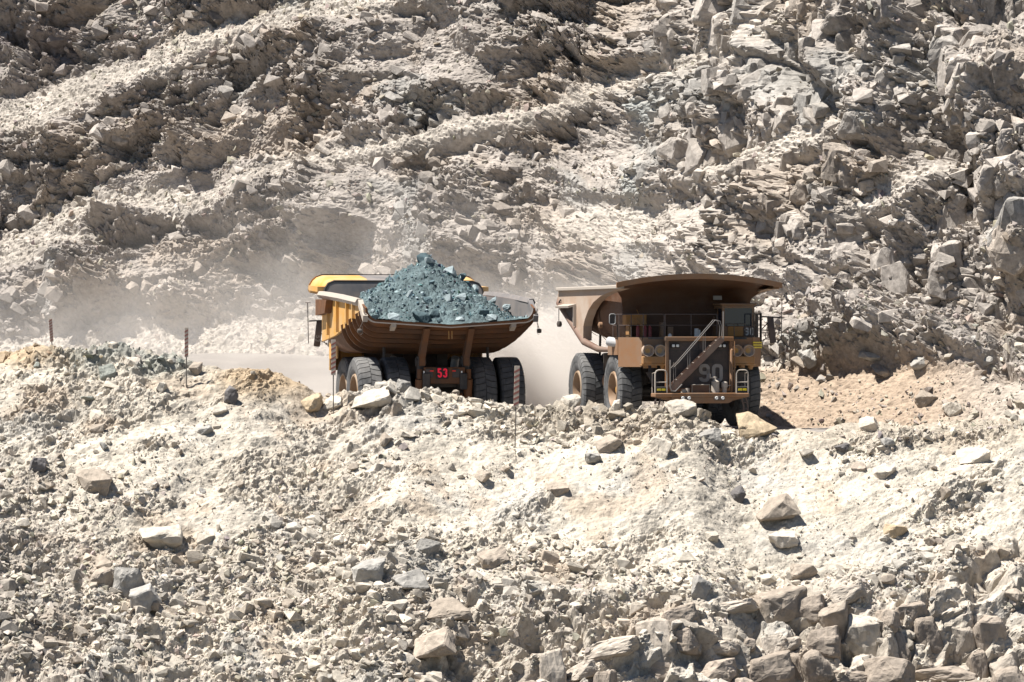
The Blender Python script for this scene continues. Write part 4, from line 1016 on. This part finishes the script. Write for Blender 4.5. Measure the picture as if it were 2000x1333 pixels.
    rail_mb([(-1.58, 2.92, DZ), (.9, 2.92, DZ)], posts=1.25).build('deck_railing', TM['grille'], root)
    rail_mb([(1.2, 2.9, DZ), (2.3, 2.80, DZ)], h=.62, posts=.45, mid=False).build('deck_railing', TM['dark'], root)
    rl = rail_mb([(2.62, 2.74, DZ), (3.40, 1.40, DZ), (3.40, .1, DZ)], h=1.08, posts=.42, r=.026); rl.tube([(3.1, 2.0, DZ), (3.1, 2.0, DZ + 1.08)], .055, 8); rl.build('deck_railing', TM['dark'], root)
    mi = MB().tube([(3.42, 1.5, 3.95), (3.42, 1.5, 5.3)], .045, 8).tube([(3.42, 1.5, 5.14), (4.36, 1.5, 5.10)], .035, 8).tube([(3.46, 1.5, 4.55), (3.95, 1.5, 5.05)], .025, 6).tube([(3.42, 1.5, 4.5), (3.98, 1.5, 4.5)], .025, 6).tube([(3.42, 1.5, 4.0), (3.98, 1.5, 4.25)], .02, 6)
    mi.tube([(3.42, 1.5, 4.42), (3.64, 1.5, 4.40), (3.64, 1.5, 4.1), (3.42, 1.5, 3.9)], .02, 6)
    mo = mi.build('mirror_bracket', TM['dark'], root)
    mm = MB().prism(rr(-.145, -.62, .145, .62, .06), 'y', -.05, .05)
    Mr = Matrix.Translation((3.93, 1.52, 4.52)) @ Matrix.Rotation(R(-7), 4, 'Y')
    mm.v = [tuple(Mr @ Vector(v)) for v in mm.v]
    mob = mm.build('mirror', TM['grille'], mo)
    if P_.get('mirror_text'):
        text_mb(P_['mirror_text'], lambda a, z, d: tuple(Mr @ Vector((.11 - z, -.052 - d, -.10 - a))), .22, .01, .56, .18, .14).build('number', TM['grey'], mob, 'grey number turned on its side on the mirror back')
    MB().tube([(4.40, 1.5, 4.05), (4.44, 1.5, 5.95)], .022, 6).tube([(4.30, 1.5, 5.95), (4.56, 1.5, 5.95)], .018, 6).build('whip_aerial', TM['grille'], root)
    m2 = MB().tube([(-3.4, 1.2, 4.2), (-3.45, 1.25, 4.75), (-3.62, 1.3, 5.0)], .03, 6).build('mirror_bracket', TM['dark'], root)
    MB().prism(rr(-3.84, 4.78, -3.56, 5.26, .09), 'y', 1.24, 1.32).build('mirror', TM['dark'], m2)
    MB().tube([(x, 1.34, z) for x, z in rr(-3.84, 4.78, -3.56, 5.26, .09)] + [(-3.56, 1.34, 5.17)], .018, 6).build('mirror_rim', TM['chrome'], m2)
    # kit standing on the deck
    MB().box((-2.55, 1.0, 5.0), (1.0, .7, .5), bev=.04).box((-2.85, 1.0, 4.5), (.1, .6, .6)).box((-2.2, 1.0, 4.5), (.1, .6, .6)).tube([(-2.6, 1.36, 5.05), (-2.2, 1.45, 4.6), (-2.25, 1.3, 4.25)], .04, 6).tube([(-2.4, 1.2, 5.25), (-2.5, 1.2, 5.45)], .015, 5).build('equipment_frame', TM['orange'], root)
    for x in (-2.62, -2.05, -2.28): MB().tube([(x, 1.9, DZ), (x, 1.9, 4.62), (x, 1.9, 4.72)], [.085, .085, .03], 12).build('extinguisher', TM['red'], root)
    MB().box((-1.36, 1.6, 4.52), (.26, .35, .70), bev=.02).box((-1.02, 1.6, 4.42), (.28, .35, .5), bev=.02).build('electrical_cabinet', TM['tan'], root)
    MB().tube([(.0, 2.6, DZ), (.0, 2.6, 4.58)], .10, 12).tube([(.13, 2.6, DZ), (.13, 2.6, 4.52)], .06, 10).build('reservoir', TM['white'], root)
    MB().revolve([(4.1, .09), (4.19, .09), (4.25, .05), (4.27, .01)], (-1.38, 3.02, .08), 'z', 12).build('beacon', TM['white'], root)
    MB().tube([(-3.62, .35, 3.98), (-3.0, 1.25, 3.86)], .22, 20).build('air_intake', TM['chrome'], root)
    MB().revolve([(0, .225), (.03, .23), (.06, .15), (.07, .01)], (0, 0, 0), 'y', 18)

def tub_section(W, zt, zs, zc, rad, y, n=7):
    """half of the dump body's cross-section mirrored: rail, side, rounded corner, shallow V floor"""
    q = [(W, zt), (W, (zt + zs + rad) / 2), (W, zs + rad)]
    q += [(W - rad + rad * math.cos(R(-90 * k / n)), zs + rad + rad * math.sin(R(-90 * k / n))) for k in range(1, n + 1)]
    q += [((W - rad) * .5, (zs * .5 + zc * .5)), (0, zc)]
    return [(x, y, z) for x, z in q] + [(-x, y, z) for x, z in q[-2::-1]]

def make_tub(root, S, paint, inner, name='dump_body'):
    """S: stations (y, W, ztop, zside, zcentre, radius) from the tail forward"""
    T = .10
    out = [tub_section(W, zt, zs, zc, r, y) for (y, W, zt, zs, zc, r) in S]
    inn = [tub_section(W - T, zt, zs + T, zc + T, max(r - T, .1), y) for (y, W, zt, zs, zc, r) in S]
    o = MB().loft(out); 
    rim_a = [r[0] for r in out]; rim_b = [r[0] for r in inn]; o.loft([rim_a, rim_b], smooth=False)
    rim_a = [r[-1] for r in out]; rim_b = [r[-1] for r in inn]; o.loft([rim_a, rim_b], smooth=False)
    o.loft([out[0], inn[0]], smooth=False)
    body = o.build(name, paint, root)
    MB().loft(inn).build('bed_lining', inner, body)
    return body

# ------------------------------------------------------------------ the empty truck, number 90, facing the camera
def truck_90():
    t = empty('haul_truck', P(1332, 850, 0) * 0 + Vector((7.97, 0, 0.0)), R(193))
    tag(t, 'empty brown haul truck numbered 90 coming towards the camera', 'haul truck', 'haul trucks passing on the haul road')
    make_chassis(t, TM['tan'], {})
    make_front(t, dict(number='90', stripes=True, fender='tan', box='orange', cab='tan'))
    # body
    S = [(-9.5, 3.55, 6.45, 5.95, 5.75, .35), (-8.0, 3.45, 6.5, 5.25, 5.05, .7), (-6.4, 3.40, 6.5, 4.45, 4.3, .9), (-4.6, 3.20, 6.5, 3.92, 3.85, 1.5), (-2.5, 3.05, 6.5, 3.78, 3.74, 1.7), (.35, 3.0, 6.5, 3.74, 3.70, 1.7)]
    body = make_tub(t, S, TM['brown'], TM['steel'])
    # front wall that sweeps up and forward into the canopy
    rows = []
    for (y, z, w, a, low) in ((.28, 3.72, 1.9, 0, 0), (.40, 4.2, 2.7, 0, 0), (.50, 4.9, 2.98, 0, 0), (.62, 5.5, 3.02, 0, 0), (.85, 6.0, 3.15, .05, 0), (1.35, 6.36, 3.50, .16, 0), (2.2, 6.48, 3.76, .30, 0), (3.15, 6.52, 3.93, .42, 0)):
        rows.append([(x * w, y, z + a * (1 - abs(x) ** 2.1)) for x in np.linspace(-1, 1, 21)])
    back = [[(x, y - .10 if i < 4 else y - .02, z + (.0 if i < 4 else .10)) for x, y, z in r] for i, r in enumerate(rows)]
    can = MB().slab(rows, back).build('canopy', TM['brown'], body)
    lip = MB()
    ring = []
    for x in np.linspace(-1, 1, 25):
        X, z = x * 3.97, 6.52 + .42 * (1 - abs(x) ** 2.1)
        ring.append([(X, 3.13, z - .07), (X, 3.24, z - .07), (X, 3.24, z + .18), (X, 3.13, z + .18)])
    lip.loft(ring, closed=True, caps=True, smooth=True).build('canopy_lip', TM['tan'], can)
    for s in (-1, 1):
        prof = [(-9.35, 6.42), (3.1, 6.42), (2.0, 6.36), (.6, 6.26), (-.9, 6.10), (-2.3, 5.82), (-3.3, 5.45), (-4.0, 5.0), (-4.25, 4.7), (-4.3, 4.02), (-4.8, 4.2), (-9.55, 6.0)]
        sp = MB()
        hole = [(-8.05, 6.05), (-5.4, 6.05), (-5.4, 4.62), (-5.6, 4.58)]
        sp.prism(prof, 'x', s * 3.30, s * 3.72)
        sd = sp.build('side_panel', TM['side'], body)
        # shade of the side recess put in as a dark flat panel, framed, ledge above
        MB().prism([(-8.35, 5.62), (-5.75, 5.62), (-5.75, 4.72), (-6.0, 4.72)], 'x', s * 3.715, s * 3.745).build('recess_shade', TM['grille'], sd)
        MB().box((s * 3.90, -7.05, 5.68), (.42, 2.7, .10), (0, R(14 * s), 0)).box((s * 3.80, -5.72, 5.2), (.14, .10, 1.0)).build('ledge', TM['pale'], sd)
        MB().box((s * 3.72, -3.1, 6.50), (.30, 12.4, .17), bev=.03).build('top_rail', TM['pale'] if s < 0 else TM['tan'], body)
        MB().tube([(s * 3.62, -9.62, 6.02), (s * 3.70, -9.2, 5.84), (s * 3.66, -4.3, 3.96), (s * 3.3, -3.0, 3.62), (s * 2.6, -2.2, 3.55)], [.10, .17, .17, .15, .08], 12).build('edge_pipe', TM['brown2'], body)
        MB().tube([(s * 3.75, -8.7, 6.0), (s * 3.80, -8.8, 5.9), (s * 3.80, -8.9, 5.75)], .04, 6).tube([(s * 3.80, -8.9, 5.75), (s * 3.8, -8.9, 4.85)], .02, 6).build('lifting_hook', TM['dark'], sd)
        MB().revolve([(-.14, .01), (-.13, .1), (0, .14), (.13, .1), (.14, .01)], (s * 3.8, -8.8, 4.82), 'z', 12).build('hanging_ball', TM['dark'], sd)
        MB().revolve([(s * 3.3, .15), (s * 3.44, .15), (s * 3.5, .01)], (0, -2.3, 4.75), 'x', 14).build('boss', TM['tan'], body)
        # mud flap post and rock ejector bar between the rear tyres
        MB().tube([(s * 2.40, -6.2, 4.5), (s * 2.40, -6.4, 2.6)], .06, 8).build('rock_ejector', TM['dark'], body)
        MB().box((s * 2.2, -3.6, 3.0), (1.4, .06, .8)).build('mud_flap', TM['dark'], t)
    for k in range(4): MB().loft([[(x * 1.012, y + dy, (z - 5.2) * 1.02 + 5.2) for x, y, z in tub_section(*[a_ + (b_ - a_) * .5 for a_, b_ in zip(S[k][1:5], S[k + 1][1:5])], 1.0 if k > 1 else .75, (S[k][0] + S[k + 1][0]) / 2)] for dy in (-.08, .08)]).build('body_rib', TM['brown'], body)
    MB().box((1.45, 1.0, 6.02), (.42, .06, .20), bev=.01).build('placard', TM['pale'], can)
    return t

# ------------------------------------------------------------------ the loaded truck, number 53, seen from behind
def truck_53():
    SC53 = 1.08
    t = empty('haul_truck', (-5.25, 17.9, -0.5), R(13), SC53)
    tag(t, 'yellow haul truck heaped with blue-grey ore driving away from the camera', 'haul truck', 'haul trucks passing on the haul road')
    make_chassis(t, TM['under'], dict(rim_r=.92, track=(2.55, 3.28, 1.98)))
    make_front(t, dict(fender='yellow', box='orange', cab='yellow', mirror_text='53'))
    S = [(-9.4, 3.90, 5.62, 5.02, 4.80, .62), (-8.4, 3.92, 5.90, 4.62, 4.50, .9), (-6.8, 3.93, 6.0, 4.12, 4.06, 1.15), (-5.0, 3.90, 6.1, 3.80, 3.76, 1.2), (-2.8, 3.86, 6.2, 3.65, 3.62, 1.2), (-.4, 3.82, 6.25, 3.60, 3.58, 1.2), (.55, 3.80, 6.3, 3.60, 3.58, 1.2)]
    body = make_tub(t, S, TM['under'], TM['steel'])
    T = .10
    # front wall with rounded upper corners
    def wallrow(z, w, y): return [(x * w, y, z) for x in np.linspace(-1, 1, 13)]
    ro = [wallrow(z, w, y) for z, w, y in ((3.6, 2.7, .55), (4.1, 3.5, .6), (4.9, 3.78, .7), (5.8, 3.8, .8), (6.3, 3.8, .86), (6.6, 3.74, .9), (6.82, 3.58, .92), (6.93, 3.35, .94))]
    MB().slab(ro, [[(x, y - .09, z) for x, y, z in r] for r in ro]).build('front_wall', TM['steel'], body)
    edge = [(3.80, .80, 6.25), (3.74, .84, 6.6), (3.58, .87, 6.84), (3.30, .88, 6.95)]
    edge = edge + [(x, .88, 6.95) for x in np.linspace(3.0, -3.0, 7)] + [(-x, y, z) for x, y, z in edge[::-1]]
    MB().tube(edge, .055, 8).build('wall_edge', TM['rubber'], body)
    # canopy flaring up and forward, its sides rolled down
    def can(y, w, zt, zl, r):
        q = [(w, zl)] + [(w - r + r * math.cos(R(a)), zt - r + r * math.sin(R(a))) for a in (0, 20, 40, 60, 80, 90)]
        q += [((w - r) * k, zt) for k in (.75, .5, .25, 0)]
        return [(x, y, z) for x, z in q] + [(-x, y, z) for x, z in q[-2::-1]]
    cr = [can(.95, 3.76, 6.96, 6.3, .45), (can(1.8, 3.85, 7.10, 6.42, .6)), (can(3.3, 4.02, 7.26, 6.52, .72))]
    cn = MB().slab(cr, [[(x, y, z - .08) for x, y, z in r] for r in cr]).build('canopy', TM['yellow'], body)
    MB().loft([[(x, y, z + .012) for x, y, z in r[8:-8]] for r in cr], smooth=True).build('canopy_wear_plate', TM['steel'], cn)
    fe = cr[-1]
    lp = MB().loft([[(x, 3.28, z - .10), (x, 3.36, z - .10), (x, 3.36, z + .05), (x, 3.28, z + .05)] for x, y, z in fe[4:-4]], closed=True, caps=True, smooth=False).build('canopy_lip', TM['rubber'], cn)
    for part in (fe[:6], fe[-6:]): MB().loft([[(x, 3.29, z - .06), (x, 3.37, z - .06), (x * 1.012, 3.37, z + .04), (x * 1.012, 3.29, z + .04)] for x, y, z in part], closed=True, caps=True, smooth=False).build('canopy_trim', TM['orange'], cn)
    for s in (-1, 1):
        # rail along the top of the side, angled down to the tail
        r_ = MB().tube([(s * 3.93, .9, 6.32), (s * 4.0, -1.2, 6.26), (s * 4.0, -4.5, 6.12), (s * 3.98, -7.9, 5.93), (s * 3.97, -8.35, 5.90)], .19, 6)
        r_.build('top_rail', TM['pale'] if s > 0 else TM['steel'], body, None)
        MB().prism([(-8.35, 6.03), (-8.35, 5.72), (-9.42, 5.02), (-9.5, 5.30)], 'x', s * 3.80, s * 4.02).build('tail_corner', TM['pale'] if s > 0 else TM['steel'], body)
        MB().prism([(.95, 6.45), (3.2, 6.55), (3.2, 6.78), (.95, 6.70)], 'x', s * 3.72, s * 4.08).build('canopy_bracket', TM['yellow'], cn)
        # flat upper side with stiffeners
        sd = MB().prism([(.4, 6.2), (.4, 4.15), (-2.8, 4.42), (-9.3, 5.48), (-8.35, 5.78)], 'x', s * 3.84, s * 3.97).build('side_panel', TM['yellow'], body)
        for y in (-7.3, -5.9, -3.6, -1.4):
            zb = 4.44 + max(0, (-2.8 - y)) * .165
            MB().box((s * 4.03, y, (6.0 + zb) / 2), (.16, .12, 6.0 - zb)).build('stiffener', TM['yellow'], sd)
        MB().prism([(.3, 6.1), (.3, 5.35), (-1.9, 5.45), (-2.3, 6.05)], 'x', s * 3.98, s * 4.3).build('side_box', TM['under'], sd)
        MB().tube([(s * 2.40, -6.2, 4.3), (s * 2.40, -6.45, 2.2)], .07, 8).build('rock_ejector', TM['dark'], body)
        # inclined tail struts down to the hinge
        MB().prism([(-9.2, 4.72), (-8.9, 4.72), (-7.75, 3.55), (-7.75, 3.05), (-8.1, 3.05), (-8.15, 3.4)], 'x', s * 1.02 - .13, s * 1.02 + .13).build('tail_strut', TM['under'], body)
        MB().box((s * 1.02, -7.7, 2.95), (.34, .5, 1.1), bev=.05).tube([(s * .80, -7.7, 3.2), (s * 1.24, -7.7, 3.2)], .20, 14).build('hinge_bracket', TM['dark'], t)
        MB().tube([(s * 1.12, -8.0, 2.45), (s * 1.12, -7.8, 1.5)], [.20, .20], 14).tube([(s * 1.12, -8.0, 2.45), (s * 1.12, -8.0, 2.9)], .13, 12).build('rear_suspension', TM['under'], t)
        MB().revolve([(-.1, .01), (-.09, .09), (0, .11), (.09, .09), (.1, .01)], (s * 4.12, -9.2, 4.62), 'x', 10).tube([(s * 4.0, -9.3, 5.0), (s * 4.12, -9.2, 4.7)], .02, 5).tube([(s * 4.02, -9.3, 4.85), (s * 4.0, -9.3, 4.5), (s * 4.1, -9.3, 4.45)], .012, 5).build('hanging_ball', TM['dark'], body)
    # hoop ribs round the belly
    for y in (-8.75, -8.05, -7.3, -6.5, -5.6, -4.6):
        ys = [s_[0] for s_ in S]; f = [float(np.interp(y, ys, [s_[k] for s_ in S])) for k in range(1, 6)]
        sec = []
        for dy, g in ((-.05, 0), (-.05, .17), (.05, .17), (.05, 0)):
            W, zt, zs, zc, r = f
            pts = tub_section(W + g, 0, zs - g, zc - g, r + g * .5, y + dy)[2:-2]
            sec.append(pts)
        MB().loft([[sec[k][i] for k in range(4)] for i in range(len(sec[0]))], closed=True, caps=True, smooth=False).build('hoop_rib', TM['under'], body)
    tl = [tub_section(3.95 + g, 5.62, 5.02 - g, 4.80 - g, .62 + g * .4, yy)[2:-2] for yy, g in ((-9.46, .0), (-9.46, .05), (-9.36, .05))]
    MB().loft(tl + [tl[0]], smooth=False).build('tail_edge', TM['pale'], body)
    for x in (-2.9, 2.6): MB().prism([(-9.45, 4.98), (-9.0, 4.80), (-9.0, 4.62), (-9.42, 4.80)], 'x', x - .11, x + .11).build('tail_gusset', TM['pale'], body)
    for x in (-.12, .02): MB().tube([(x, -9.1, 4.62), (x, -9.12, 4.25)], .018, 5).build('hanging_chain', TM['yellow'], body)
    # rear crossmember with lamps and the red lit number
    cb = MB().box((0, -7.95, 2.62), (1.9, .4, .75), bev=.03).box((0, -7.9, 1.65), (1.7, .5, .35), bev=.06).build('rear_crossmember', TM['under'], t)
    MB().tube([(-.6, -8.15, 1.70), (.5, -8.15, 1.70)], .16, 12).revolve([(-8.42, .01), (-8.4, .14), (-8.2, .2)], (.25, 0, 1.78), 'y', 14).build('tow_eye', TM['under'], cb)
    sg = MB().box((.12, -8.18, 2.72), (.56, .06, .52), bev=.02).build('number_sign', TM['rubber'], t)
    text_mb('53', lambda a, z, d: (.34 - a, -8.22 - d, 2.52 + z), .42, .02, .46, .17, .12).build('number', TM['redglow'], sg, 'glowing red number 53')
    for x in (-.62, .62):
        b = MB().box((x + .1, -8.17, 2.72), (.34, .06, .4), bev=.02).build('tail_lamp_panel', TM['dark'], t)
        MB().box((x * .82 + .1, -8.21, 2.82), (.16, .03, .05)).build('tail_lamp', TM['redlens'], b)
        MB().box((x * 1.4 + .1, -8.2, 2.76), (.06, .03, .12)).build('reflector', TM['lens'], b)
    return t
TRUCK90 = truck_90(); TRUCK53 = truck_53()
# ------------------------------------------------------------------ the ore heaped in the loaded truck
def ore_load():
    s = 1.08; th = R(13); cs, sn = math.cos(th), math.sin(th); O = Vector((-5.25, 17.9, -0.5))
    def W3(x, y, z): return (O.x + s * (x * cs - y * sn), O.y + s * (x * sn + y * cs), O.z + s * z)
    root = empty('ore_load', W3(0, -4.5, 4.0))
    tag(root, 'steep heap of blue-grey ore piled in the yellow haul truck', 'ore heap')
    xs, ys = np.linspace(-3.76, 3.76, 160), np.linspace(-9.42, .45, 190)
    X, Y = np.meshgrid(xs, ys)
    def top(X, Y):
        r = np.sqrt(((X + .15) / np.where(X < -.15, 1.14, 1.03)) ** 2 + ((Y + 4.9) / 1.12) ** 2)
        ang = np.arctan2(Y + 4.9, X)
        z = 7.92 - .76 * np.maximum(r - .15, 0) * (1 + .06 * np.sin(3 * ang + 1)) + .10 * np.sin(5 * X + 2) * np.exp(-r)
        floor = np.interp(Y, [-9.4, -7.5, -5, .5], [4.82, 4.75, 4.6, 5.0]) + .15 * np.abs(X) ** 1.3 * .35 + .10
        return np.maximum(z, floor)
    Z = top(X, Y)
    h = stones(X, Y, .55, 31, .35, .7) + stones(X + 3, Y, .28, 32, .5, .8) + stones(X, Y + 4, .14, 33, .6, .8) + (fbm(X * 1.5, Y * 1.5, 81, 4) - .5) * .35 + (fbm(X * 9, Y * 9, 82, 3) - .5) * .08
    Z = Z + h * np.minimum(1, smooth(-9.42, -8.9, Y) + .15)
    # world points, kept relative to the Empty
    px = O.x + s * (X * cs - Y * sn); py = O.y + s * (X * sn + Y * cs); pz = O.z + s * Z
    pts = np.stack([px, py, pz], -1) - np.array(root.location)[None, None]
    c = np.tile(np.array([.125, .165, .172]), X.shape + (1,)) * (1 + .5 * (fbm(X * 2, Y * 2, 83, 4)[..., None] - .5))
    c = mixc(c, (.20, .265, .275), smooth(.55, .7, fbm(X * 1.1, Y * 1.1, 84, 3)) * .5)
    me = np_mesh('heap', pts.reshape(-1, 3), quads=grid_quads(190, 160)); color_attr(me, 'tint', c.reshape(-1, 3))
    mesh_obj('heap', me, earth_mat('ore_fines', 2.0, .5, var=.35), root)
    n = normals_of(px, py, pz); n = np.where(n[..., 2:] < 0, -n, n); n = blur(n, 4)
    rg = np.random.default_rng(9)
    ok = ((Y > -8.9) & (Z > 4.9)).ravel(); idx = np.where(ok)[0]
    k = idx[rg.integers(0, len(idx), 5200)]
    szs = np.clip(.05 * (1 - rg.random(5200)) ** -.5, .045, .26)
    cols = stone_cols(rg, 5200, (.105, .165, .18), .3); pale = rg.random((5200, 1)) < .38
    cols = np.where(pale, stone_cols(rg, 5200, (.30, .37, .385), .15), cols)
    me = scatter_mesh('ore_rubble', pts.reshape(-1, 3)[k], n.reshape(-1, 3)[k], szs, cols, 6)
    o = mesh_obj('ore_rubble', me, earth_mat('ore_chips', 2.0, .3, var=.25), root); o['kind'] = 'stuff'
    # lumps one can pick out: photo position, size, tone
    fl = np.stack(img(px, py, pz), -1)
    for (qx, qy, w, hh, kd) in ((822, 503, 24, 20, 'ore'), (845, 512, 26, 14, 'ore_pale'), (880, 528, 28, 20, 'ore_pale'), (903, 537, 22, 18, 'ore'), (822, 621, 42, 24, 'ore'), (767, 617, 26, 18, 'ore_pale'), (845, 612, 20, 16, 'ore'),
                                (795, 576, 16, 16, 'ore_pale'), (876, 582, 20, 16, 'ore_pale'), (903, 580, 24, 18, 'ore_pale'), (833, 588, 22, 20, 'ore'), (933, 560, 18, 16, 'ore_pale'), (963, 575, 20, 16, 'ore_pale'), (988, 592, 18, 14, 'ore_pale'),
                                (996, 600, 14, 10, 'ore'), (957, 620, 26, 14, 'ore_pale'), (948, 610, 22, 14, 'ore'), (725, 566, 14, 10, 'ore'), (846, 550, 16, 10, 'ore'), (735, 620, 16, 12, 'ore'), (900, 622, 18, 12, 'ore_pale'), (860, 624, 16, 10, 'ore')):
        d = (fl[..., 0] - qx) ** 2 + (fl[..., 1] - qy) ** 2
        i = int(np.argmin(np.where(d < 30, py, 1e6))) if (d < 30).any() else int(np.argmin(d))
        p = Vector(pts.reshape(-1, 3)[i].tolist()); sc_ = .02515
        rnd = random.Random(int(qx * 3 + qy))
        m_ = hull_mesh('ore_lump', rnd, 14, (w * sc_ * 1.1, w * sc_ * .9, hh * sc_ * 1.15), 2, .02, .6)
        o = mesh_obj('ore_lump', m_, SM[kd], root); o.location = p + Vector((0, .10, .05)); o.rotation_euler = (rnd.uniform(-.4, .4), rnd.uniform(-.4, .4), rnd.uniform(-.5, .5))
ore_load()

# ------------------------------------------------------------------ striped marker posts along the berm
def stripe_mat():
    m, nt, b = new_mat('red_brown_band', .75, (0.25, 0.10, 0.08)); return m
M_BAND = stripe_mat(); M_BOARD = paint_mat('weathered_board', (0.75, 0.63, 0.52), (0.62, 0.52, 0.42), .4); M_STAKE = paint_mat('stake_steel', (0.10, 0.09, 0.085), (0.3, 0.25, 0.2), .35)
def marker_post(px, y_top, y_board, y_foot, w, Y, lean, label, bands=6, dark=False):
    Y = surf(px, y_foot)[0].y if y_foot > 715 else Y; foot = P(px, y_foot, Y); s = (Y - CAM_Y) / FPX
    H = (y_foot - y_top) * s; hb = (y_board - y_top) * s; W = w * s
    root = empty('marker_post', foot); root.rotation_euler = (0, R(lean), R(8))
    tag(root, label, 'marker post', 'marker posts along the berm')
    MB().tube([(0, 0, -.5), (0, 0, H - hb * .1)], .028, 6).build('stake', M_STAKE, root)
    z0 = H - hb
    bo = MB().box((0, -.045, z0 + hb / 2), (W, .05, hb), bev=.006).build('board', M_BOARD, root)
    st = hb / (bands + .5)
    for k in range(bands):
        zb = z0 + (k + .15) * st; sk = W * .55; hh = st * .42
        zt = [max(z0, min(z0 + hb, q)) for q in (zb, zb + sk, zb + sk + hh, zb + hh)]
        mb = MB(); q = [(W / 2 * 1.02, zt[0]), (-W / 2 * 1.02, zt[1]), (-W / 2 * 1.02, zt[2]), (W / 2 * 1.02, zt[3])]
        mb.prism(q, 'y', -.074, -.0175); mb.build('band', M_BAND, bo)
    return root
marker_post(104, 622, 668, 708, 6.5, -8.6, -4, 'thin leaning red and white marker post at the far left of the berm', 8)
marker_post(364, 640, 698, 752, 7, -8.9, 0, 'dark striped marker post between the green-grey heap and the tan soil', 7)
marker_post(651, 664, 733, 803, 9, -9.6, 0, 'striped marker post standing before the left side of the loaded truck', 7)
marker_post(1006, 715, 795, 866, 10, -10.4, 1.5, 'striped marker post standing before the right tyres of the loaded truck', 7)
# ------------------------------------------------------------------ dust raised on the haul road
def dust():
    bm = bmesh.new(); bmesh.ops.create_cube(bm, size=1)
    me = bpy.data.meshes.new('dust_cloud'); bm.to_mesh(me); bm.free()
    m = bpy.data.materials.new('road_dust'); m.use_nodes = True; nt = m.node_tree; nt.nodes.clear(); L = nt.links.new
    out = N(nt, 'ShaderNodeOutputMaterial'); pv = N(nt, 'ShaderNodeVolumePrincipled')
    pv.inputs['Color'].default_value = (0.83, 0.79, 0.75, 1); pv.inputs['Anisotropy'].default_value = 0.1
    L(pv.outputs[0], out.inputs['Volume'])
    geo = N(nt, 'ShaderNodeNewGeometry'); sep = N(nt, 'ShaderNodeSeparateXYZ'); L(geo.outputs['Position'], sep.inputs[0])
    def puff(cx, cy, cz, rx, ry, rz, dens):
        mp = N(nt, 'ShaderNodeMapping'); mp.vector_type = 'TEXTURE'
        mp.inputs['Location'].default_value = (cx, cy, cz); mp.inputs['Scale'].default_value = (rx, ry, rz)
        L(geo.outputs['Position'], mp.inputs[0])
        ln = N(nt, 'ShaderNodeVectorMath', operation='LENGTH'); L(mp.outputs[0], ln.inputs[0])
        mr = N(nt, 'ShaderNodeMapRange', interpolation_type='SMOOTHSTEP', i_1=1.0, i_2=0.0, i_3=0.0, i_4=dens); L(ln.outputs['Value'], mr.inputs[0])
        return mr.outputs[0]
    ps = DUST_PUFFS
    acc = None
    for p in ps:
        o = puff(*p)
        if acc is None: acc = o
        else:
            a = N(nt, 'ShaderNodeMath', operation='ADD'); L(acc, a.inputs[0]); L(o, a.inputs[1]); acc = a.outputs[0]
    nz = N(nt, 'ShaderNodeTexNoise', i_Scale=.28, i_Detail=4.0, i_Roughness=.6); L(geo.outputs['Position'], nz.inputs['Vector'])
    mr = N(nt, 'ShaderNodeMapRange', i_1=.36, i_2=.64, i_3=.2, i_4=1.8); L(nz.outputs[0], mr.inputs[0])
    mu = N(nt, 'ShaderNodeMath', operation='MULTIPLY'); L(acc, mu.inputs[0]); L(mr.outputs[0], mu.inputs[1])
    L(mu.outputs[0], pv.inputs['Density'])
    o = mesh_obj('dust_cloud', me, m)
    x0, x1, y0, y1, z0, z1 = -46, 16, 9.5, 60, -1.0, 20
    o.location = ((x0 + x1) / 2, (y0 + y1) / 2, (z0 + z1) / 2); o.scale = (x1 - x0, y1 - y0, z1 - z0)
    tag(o, 'pale dust hanging over the haul road behind the trucks', 'dust', kind='stuff')
# centre, radii, density per metre
DUST_PUFFS = [(-1.5, 27, 1.0, 12, 12, 7.5, .17), (2.8, 21, 1.5, 5.5, 9, 7, .26), (5.0, 25, 1.5, 7, 9, 6.5, .14), (-20, 36, 3.0, 28, 15, 7, .034), (-8, 34, 6, 18, 12, 9, .030), (-9, 24, .5, 10, 7, 4, .07), (5, 22, 5, 8, 8, 9, .03)]
dust()
